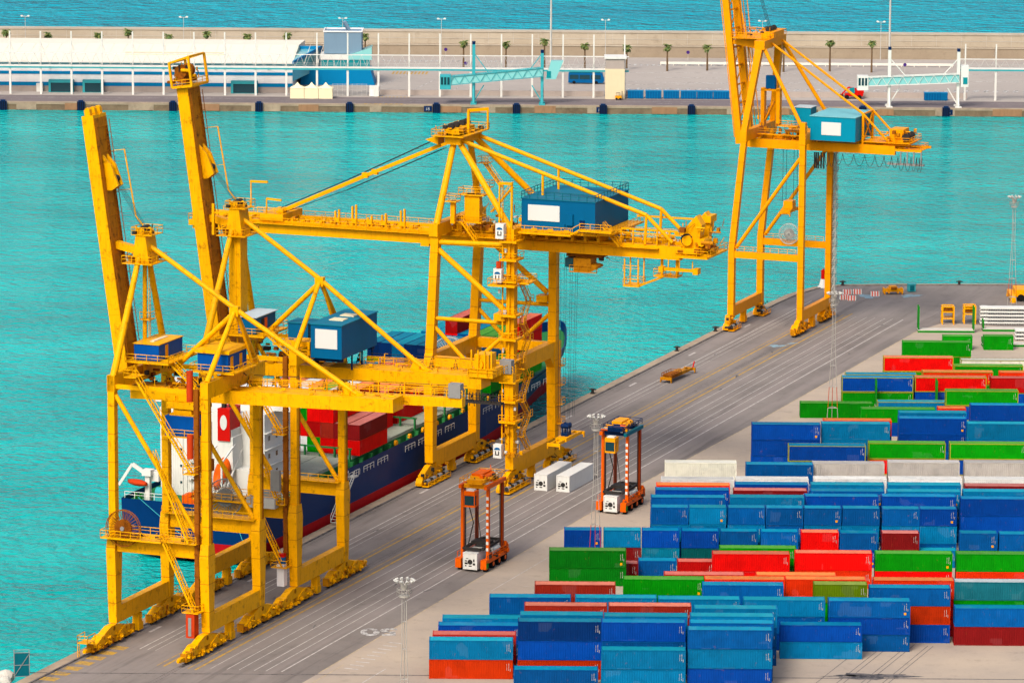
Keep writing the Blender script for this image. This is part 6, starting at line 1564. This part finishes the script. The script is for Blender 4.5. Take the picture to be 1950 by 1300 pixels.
# elevated passenger walkway on tall posts
def walkway(xs, y, label, zf, zr, zt, glass=True, x0=None, x1=None):
    r = pthing('elevated_walkway', label, 'walkway', 0, 0); x0 = xs[0] if x0 is None else x0; x1 = xs[-1] if x1 is None else x1
    for x in xs:
        b = MB(); b.box(x-.3, x+.3, y-.3, y+.3, 0, zf); b.box(x-.2, x+.2, y-.2, y+.2, zf, zt); part(b, 'post', ['white'], r)
        b = MB(); b.tube((x, y, zr+3.5), (x, y+8, zr), .05, 0, 5); part(b, 'guy_rod', ['white'], r)
    b = MB(); b.box(x0, x1, y-.5, y+1.4, zf, zf+.3); b.box(x0, x1, y-.55, y-.5, zf-.05, zf+.4); part(b, 'floor_beam', ['white'], r)
    b = MB(); b.box(x0, x1, y-.52, y-.42, zf-.6, zf-.1); part(b, 'floor_edge', ['teal'], r)
    b = MB(); b.box(x0, x1, y-.3, y+.5, zr, zr+.2); part(b, 'roof_beam', ['white'], r)
    b = MB(); n = int((x1-x0)/3.04)
    for k in range(n):
        a = x0+k*3.04; b.beam((a, y-.45, zf+.4), (a+1.52, y-.45, zr), .08, .08); b.beam((a+1.52, y-.45, zr), (a+3.04, y-.45, zf+.4), .08, .08)
    b.rail([(x0, y-.45, zf+.35), (x1, y-.45, zf+.35)], 1.1, 3.04, .03); part(b, 'truss', ['galv'], r)
    return r
xs = [-214.2+9.145*k for k in range(28)]
walkway(xs, 20.3, 'long white elevated walkway on tall posts along the hall and plaza', 8.4, 12.2, 18.8, x1=34)
walkway([xp(1835, 20)+9.1*k for k in range(12)], 20.3, 'white elevated walkway on tall posts at the right end of the pier', 9.4, 12.2, 16.8, x0=xp(1823, 20))
r = pthing('stair_tower', 'cream stair tower at the right end of the long walkway', 'tower', xp(1152, 18), 17.2)
b = MB(); b.box(0, 5.8, 0, 6, 0, 9.0); part(b, 'shaft', ['cream'], r); b = MB(); b.box(-.3, 6.3, -.3, 6.3, 12.0, 12.6); part(b, 'roof', ['white'], r); b = MB(); b.box(.1, 5.7, .1, 5.9, 9.0, 11.99); part(b, 'upper_storey', ['bldbeige'], r)
# slate-blue office building with a tilted dark base
r = pthing('office_building', 'slate blue box building with slanted dark blue base on the far pier', 'building', xp(620, 50), 50)
b = MB(); b.box(0, 11.4, 0, 9, 9.2, 15.8); sl_ = part(b, 'upper_block', ['slate'], r)
b = MB(); b.box(-.25, 11.65, -.25, .1, 15.8, 16.2); b.box(-.25, 11.65, 8.9, 9.25, 15.8, 16.2); b.box(-.25, .1, .1, 8.9, 15.8, 16.2); b.box(11.3, 11.65, .1, 8.9, 15.8, 16.2); part(b, 'parapet', ['bldgrey'], sl_)
b = MB(); b.beam((7.4, 4.5, 15.8), (6.0, 4.0, 18.6), 1.8, .9); part(b, 'roof_shaft', ['slate'], r)
b = MB(); b.box(-1, 7.2, -2, 8, 7.6, 9.0); part(b, 'white_band', ['white'], r)
b = MB(); b.box(-1, 14, -1.8, 8, 4.9, 7.55); gl = part(b, 'glazed_floor', ['tealglass'], r); b = MB()
for k in range(8): b.box(-.9+k*2, -.75+k*2, -1.9, -1.803, 4.9, 7.5)
part(b, 'mullion', ['galv'], gl)
b = MB(); b.prism([(-7, .0), (14.0, 0), (15.6, .0), (14.2, 4.85), (-1, 4.85), (-7, 3.6)], 'y', -3, 7); part(b, 'slanted_base', ['bldstripe'], r)
b = MB(); b.prism([(7.4, 9.0), (14.6, 11.4), (14.6, 7.6), (7.4, 7.6)], 'y', -2, 6); part(b, 'sloped_glazing', ['skyglass'], r)
for i, px in enumerate((566.5, 593.5, 620.5)):
    r = pthing('pavilion_tent', f'small cream pavilion tent with pointed roof, {["left", "middle", "right"][i]} of three', 'tent', xp(px, 15.5), 15.5, 0, 0, 'cream tents on the far pier')
    b = MB(); b.box(-2.05, 2.05, -2, 2, 0, 3.0); part(b, 'tent_wall', ['tent'], r)
    b = MB(); A_ = [(-2.15, -2.1, 3.0), (2.15, -2.1, 3.0), (2.15, 2.1, 3.0), (-2.15, 2.1, 3.0)]; Bm = [(-.8, -.8, 3.7), (.8, -.8, 3.7), (.8, .8, 3.7), (-.8, .8, 3.7)]
    for k in range(4): b.quad([A_[k], A_[(k+1)%4], Bm[(k+1)%4], Bm[k]]); b.quad([Bm[k], Bm[(k+1)%4], (0, 0, 4.7)])
    b.quad(A_[::-1]); part(b, 'tent_roof', ['tent'], r)
r = pthing('white_cabinet', 'white equipment cabin beside the slate blue building', 'cabin', xp(704, 20), 18.6)
b = MB(); b.box(0, 2.8, 0, 2.4, .1, 3.2); part(b, 'cabin_body', ['white'], r); b = MB(); b.box(.3, 1.3, -.06, -.003, .2, 2.2); part(b, 'door', ['bldgrey'], r)
r = pthing('mesh_fence', 'grey mesh fence between the tents and the white cabin', 'fence', xp(634, 21), 21)
b = MB()
for k in range(8): b.beam((k*1.45, 0, 0), (k*1.45, 0, 3.6), .09, .09)
part(b, 'fence_post', ['galv'], r); b = MB()
for k in range(36): b.beam((k*.29, 0, .1), (k*.29, 0, 3.5), .03, .03)
for z in (.1, 1.8, 3.5): b.beam((0, 0, z), (10.2, 0, z), .05, .05)
part(b, 'mesh', ['galv'], r)
r = pthing('plaza_parapet', 'long white parapet rail across the right half of the pier road', 'parapet', xp(1265, 104), 104)
b = MB(); b.box(0, xp(1822, 104)-xp(1265, 104), 0, .4, .45, 1.15); part(b, 'rail_beam', ['bldwhite'], r); b = MB()
for k in range(24): b.box(k*4, k*4+.25, .05, .35, 0, .45)
part(b, 'support', ['bldwhite'], r)
r = pthing('plaza_wall', 'low beige wall along the plaza edge of the far pier', 'wall', xp(724, 24), 24)
b = MB(); b.box(0, xp(1150, 24)-xp(724, 24), 0, .35, 0, 1.5); part(b, 'wall_body', ['bldbeige'], r)
r = pthing('plaza_wall', 'low beige wall behind the blue skips on the far pier', 'wall', xp(1192, 25), 25)
b = MB(); b.box(0, xp(1840, 25)-xp(1192, 25), 0, .35, 0, 1.6); part(b, 'wall_body', ['bldbeige'], r)
# passenger boarding bridges
def truss_box(b, p, q, w, h, n, m):
    p, q = Vector(p), Vector(q)
    for y in (-w/2, w/2):
        for z in (0, h): b.beam(p+Vector((0,y,z)), q+Vector((0,y,z)), .2, .2, m)
        for k in range(n):
            a = p.lerp(q, k/n); c = p.lerp(q, (k+1)/n); mid = (a+c)/2
            b.beam(a+Vector((0,y,0)), mid+Vector((0,y,h)), .13, .13, m); b.beam(mid+Vector((0,y,h)), c+Vector((0,y,0)), .13, .13, m)
def boarding_bridge(label, xa, xb, x0, h1, h2, z0, z1, fm, gm, right):
    r = pthing('boarding_bridge', label, 'boarding bridge', 0, 0, 0, 0, 'passenger boarding bridges')
    for x, h in ((xa, h1), (xb, h2)):
        b = MB(); b.box(x-.45, x+.45, 3.4, 4.2, .5, h); b.beam((x, 1.2, .2), (x, 3.6, 6.5), .4, .4); b.beam((x, 6.4, .2), (x, 4.0, 6.5), .4, .4)
        b.box(x-.9, x+.9, .9, 1.9, 0, .5); b.box(x-.9, x+.9, 5.9, 6.9, 0, .5); b.beam((x+(.0), 3.8, .6), (x+(3.0 if x == xa else -3.0), 3.8, 5.6), .3, .3); part(b, 'support_tower', [fm], r)
        b = MB(); b.tube((x, 3.8, h), (x, 3.8, h+.9), .5, 0, 10); part(b, 'winch_head', ['navy'], r)
    b = MB(); truss_box(b, (x0+2.6, 3.8, z0), (xb+.4, 3.8, z1), 2.6, 2.5, 9, 0); part(b, 'truss', [fm], r)
    b = MB(); b.beam((x0+2.6, 3.8, z0+1.25), (xb+.2, 3.8, z1+1.25), 2.2, 2.2); part(b, 'glazed_tunnel', [gm], r)
    b = MB(); b.box(x0, x0+3.2, 2.2, 5.4, z0-1.2, z0+3.0); cb = part(b, 'docking_cab', [fm], r)
    b = MB()
    for k in range(3): b.box(x0+.3+k*.95, x0+.95+k*.95, 2.1, 2.197, z0+.2, z0+2.4)
    part(b, 'cab_window', ['glass'], cb)
    b = MB()
    if right: b.hexa([(xb+1, 2.4, z1-.8), (xb+4, 2.4, z1-.8), (xb+4, 5.2, z1-.8), (xb+1, 5.2, z1-.8), (xb+2.6, 2.4, z1+4.6), (xb+6.2, 2.4, z1+4.6), (xb+6.2, 5.2, z1+4.6), (xb+2.6, 5.2, z1+4.6)])
    else: b.box(xb+.7, xb+2.9, 2.4, 5.2, z1-1.2, z1+5.0)
    en = part(b, 'end_lift', [fm if not right else 'skyglass'], r)
    b = MB(); b.box(xb+1.3, xb+2.6, 2.3, 2.38, z1-.4, z1+1.6); part(b, 'lift_window', ['tealglass'], en)
    b = MB()
    for x, s_ in ((xa, 1), (xb, -1)): b.beam((x, 3.8, max(h1, h2)*.86), (x+s_*5, 3.8, z0+2.7), .24, .24)
    part(b, 'stay', [fm], r)
boarding_bridge('teal passenger boarding bridge on two towers on the far pier', -11.7, 8.4, -21.6, 17.6, 15.2, 5.6, 8.4, 'teal', 'skyglass', True)
boarding_bridge('white passenger boarding bridge with glass tunnel on the far pier', 110.2, 130.4, 100.8, 16.8, 16.4, 6.2, 7.4, 'white', 'skyglass', False)
# vehicles and skips
r = pthing('coach_bus', 'dark blue coach parked on the plaza behind the teal bridge', 'bus', xp(1085, 54), 54, 0, -.05)
b = MB(); b.prism([(0, .4), (10.5, .4), (10.9, .9), (10.9, 1.8), (10.4, 3.4), (.1, 3.4)], 'y', 0, 2.5); bd_ = part(b, 'body', ['skipblue'], r)
b = MB(); b.box(.5, 3.2, -.05, -.003, 1.5, 2.8); b.box(3.5, 6.6, -.05, -.003, 1.5, 2.8); b.box(6.9, 9.9, -.05, -.003, 1.5, 2.8); b.quad([(10.92, .2, 1.7), (10.92, 2.3, 1.7), (10.5, 2.3, 3.2), (10.5, .2, 3.2)]); part(b, 'window', ['glass'], r)
b = MB(); b.box(.4, 9.8, .2, 2.3, 3.4, 3.65); part(b, 'roof_unit', ['tealdark'], r)
for x in (1.8, 8.6):
    for y in (.1, 2.4): b = MB(); b.tube((x, y-.15, .5), (x, y+.15, .5), .5, 0, 14); part(b, 'wheel', ['tyre'], r)
for i, px in enumerate((1195, 1229, 1263, 1296, 1327, 1358, 1758, 1788)):
    L = 4.7 if i != 7 else 2.2
    r = pthing('waste_skip', f'blue steel skip on the far pier, {["leftmost of six", "second of six", "third of six", "fourth of six", "fifth of six", "rightmost of six", "larger one near the white bridge", "smaller one near the white bridge"][i]}', 'skip', xp(px, 20), 18.5, 0, 0, 'blue skips on the far pier')
    b = MB(); b.prism([(0, .15), (L, .15), (L, 2.3), (0, 2.3)], 'y', 0, 2.3); part(b, 'tub', ['skipblue'], r)
    b = MB(); b.box(-.06, L+.06, -.08, 2.38, 2.25, 2.4)
    for k in range(6): b.box(.3+k*(L-.7)/5, .42+k*(L-.7)/5, -.07, -.003, .2, 2.25)
    part(b, 'rib', ['bldstripe'], r)
r = pthing('forklift', 'small yellow forklift beside the cream stair tower', 'forklift', xp(1171, 15), 15.2)
b = MB(); b.box(0, 1.9, 0, 1.2, .4, 1.2); part(b, 'body', ['carrieryellow'], r); b = MB(); b.box(.3, 1.5, .1, 1.1, 2.0, 2.1); 
for x in (.3, 1.4):
    for y in (.1, 1.05): b.beam((x, y, 1.2), (x, y, 2.0), .08, .08)
part(b, 'cage', ['dkmetal'], r); b = MB(); b.box(1.95, 2.15, .15, 1.05, .1, 2.6); part(b, 'lift_frame', ['dkmetal'], r)
for x in (.4, 1.5):
    for y in (.05, 1.15): b = MB(); b.tube((x, y-.1, .35), (x, y+.1, .35), .35, 0, 12); part(b, 'wheel', ['tyre'], r)
r = pthing('lift_truck', 'red lift truck with teal cab near the white boarding bridge', 'lift truck', xp(1604, 22), 21.0)
b = MB(); b.box(.6, 6.0, 0, 2.4, .9, 1.7); b.box(3.6, 6.2, .1, 2.3, 1.7, 2.6); part(b, 'body', ['red'], r)
b = MB(); b.beam((5.8, 1.2, 2.6), (1.6, 1.2, 3.4), .5, .5); b.beam((1.6, 1.2, 3.4), (-.4, 1.2, 1.2), .4, .4); part(b, 'boom', ['red'], r)
b = MB(); b.box(2.0, 3.4, .2, 1.6, 1.7, 3.4); part(b, 'cab', ['tealglass'], r)
b = MB(); b.box(-.8, .2, .1, 2.3, .4, 1.3); part(b, 'lift_frame', ['dkmetal'], r)
for x in (1.2, 4.9):
    for y in (.1, 2.3): b = MB(); b.tube((x, y-.2, .65), (x, y+.2, .65), .65, 0, 14); part(b, 'wheel', ['tyre'], r)
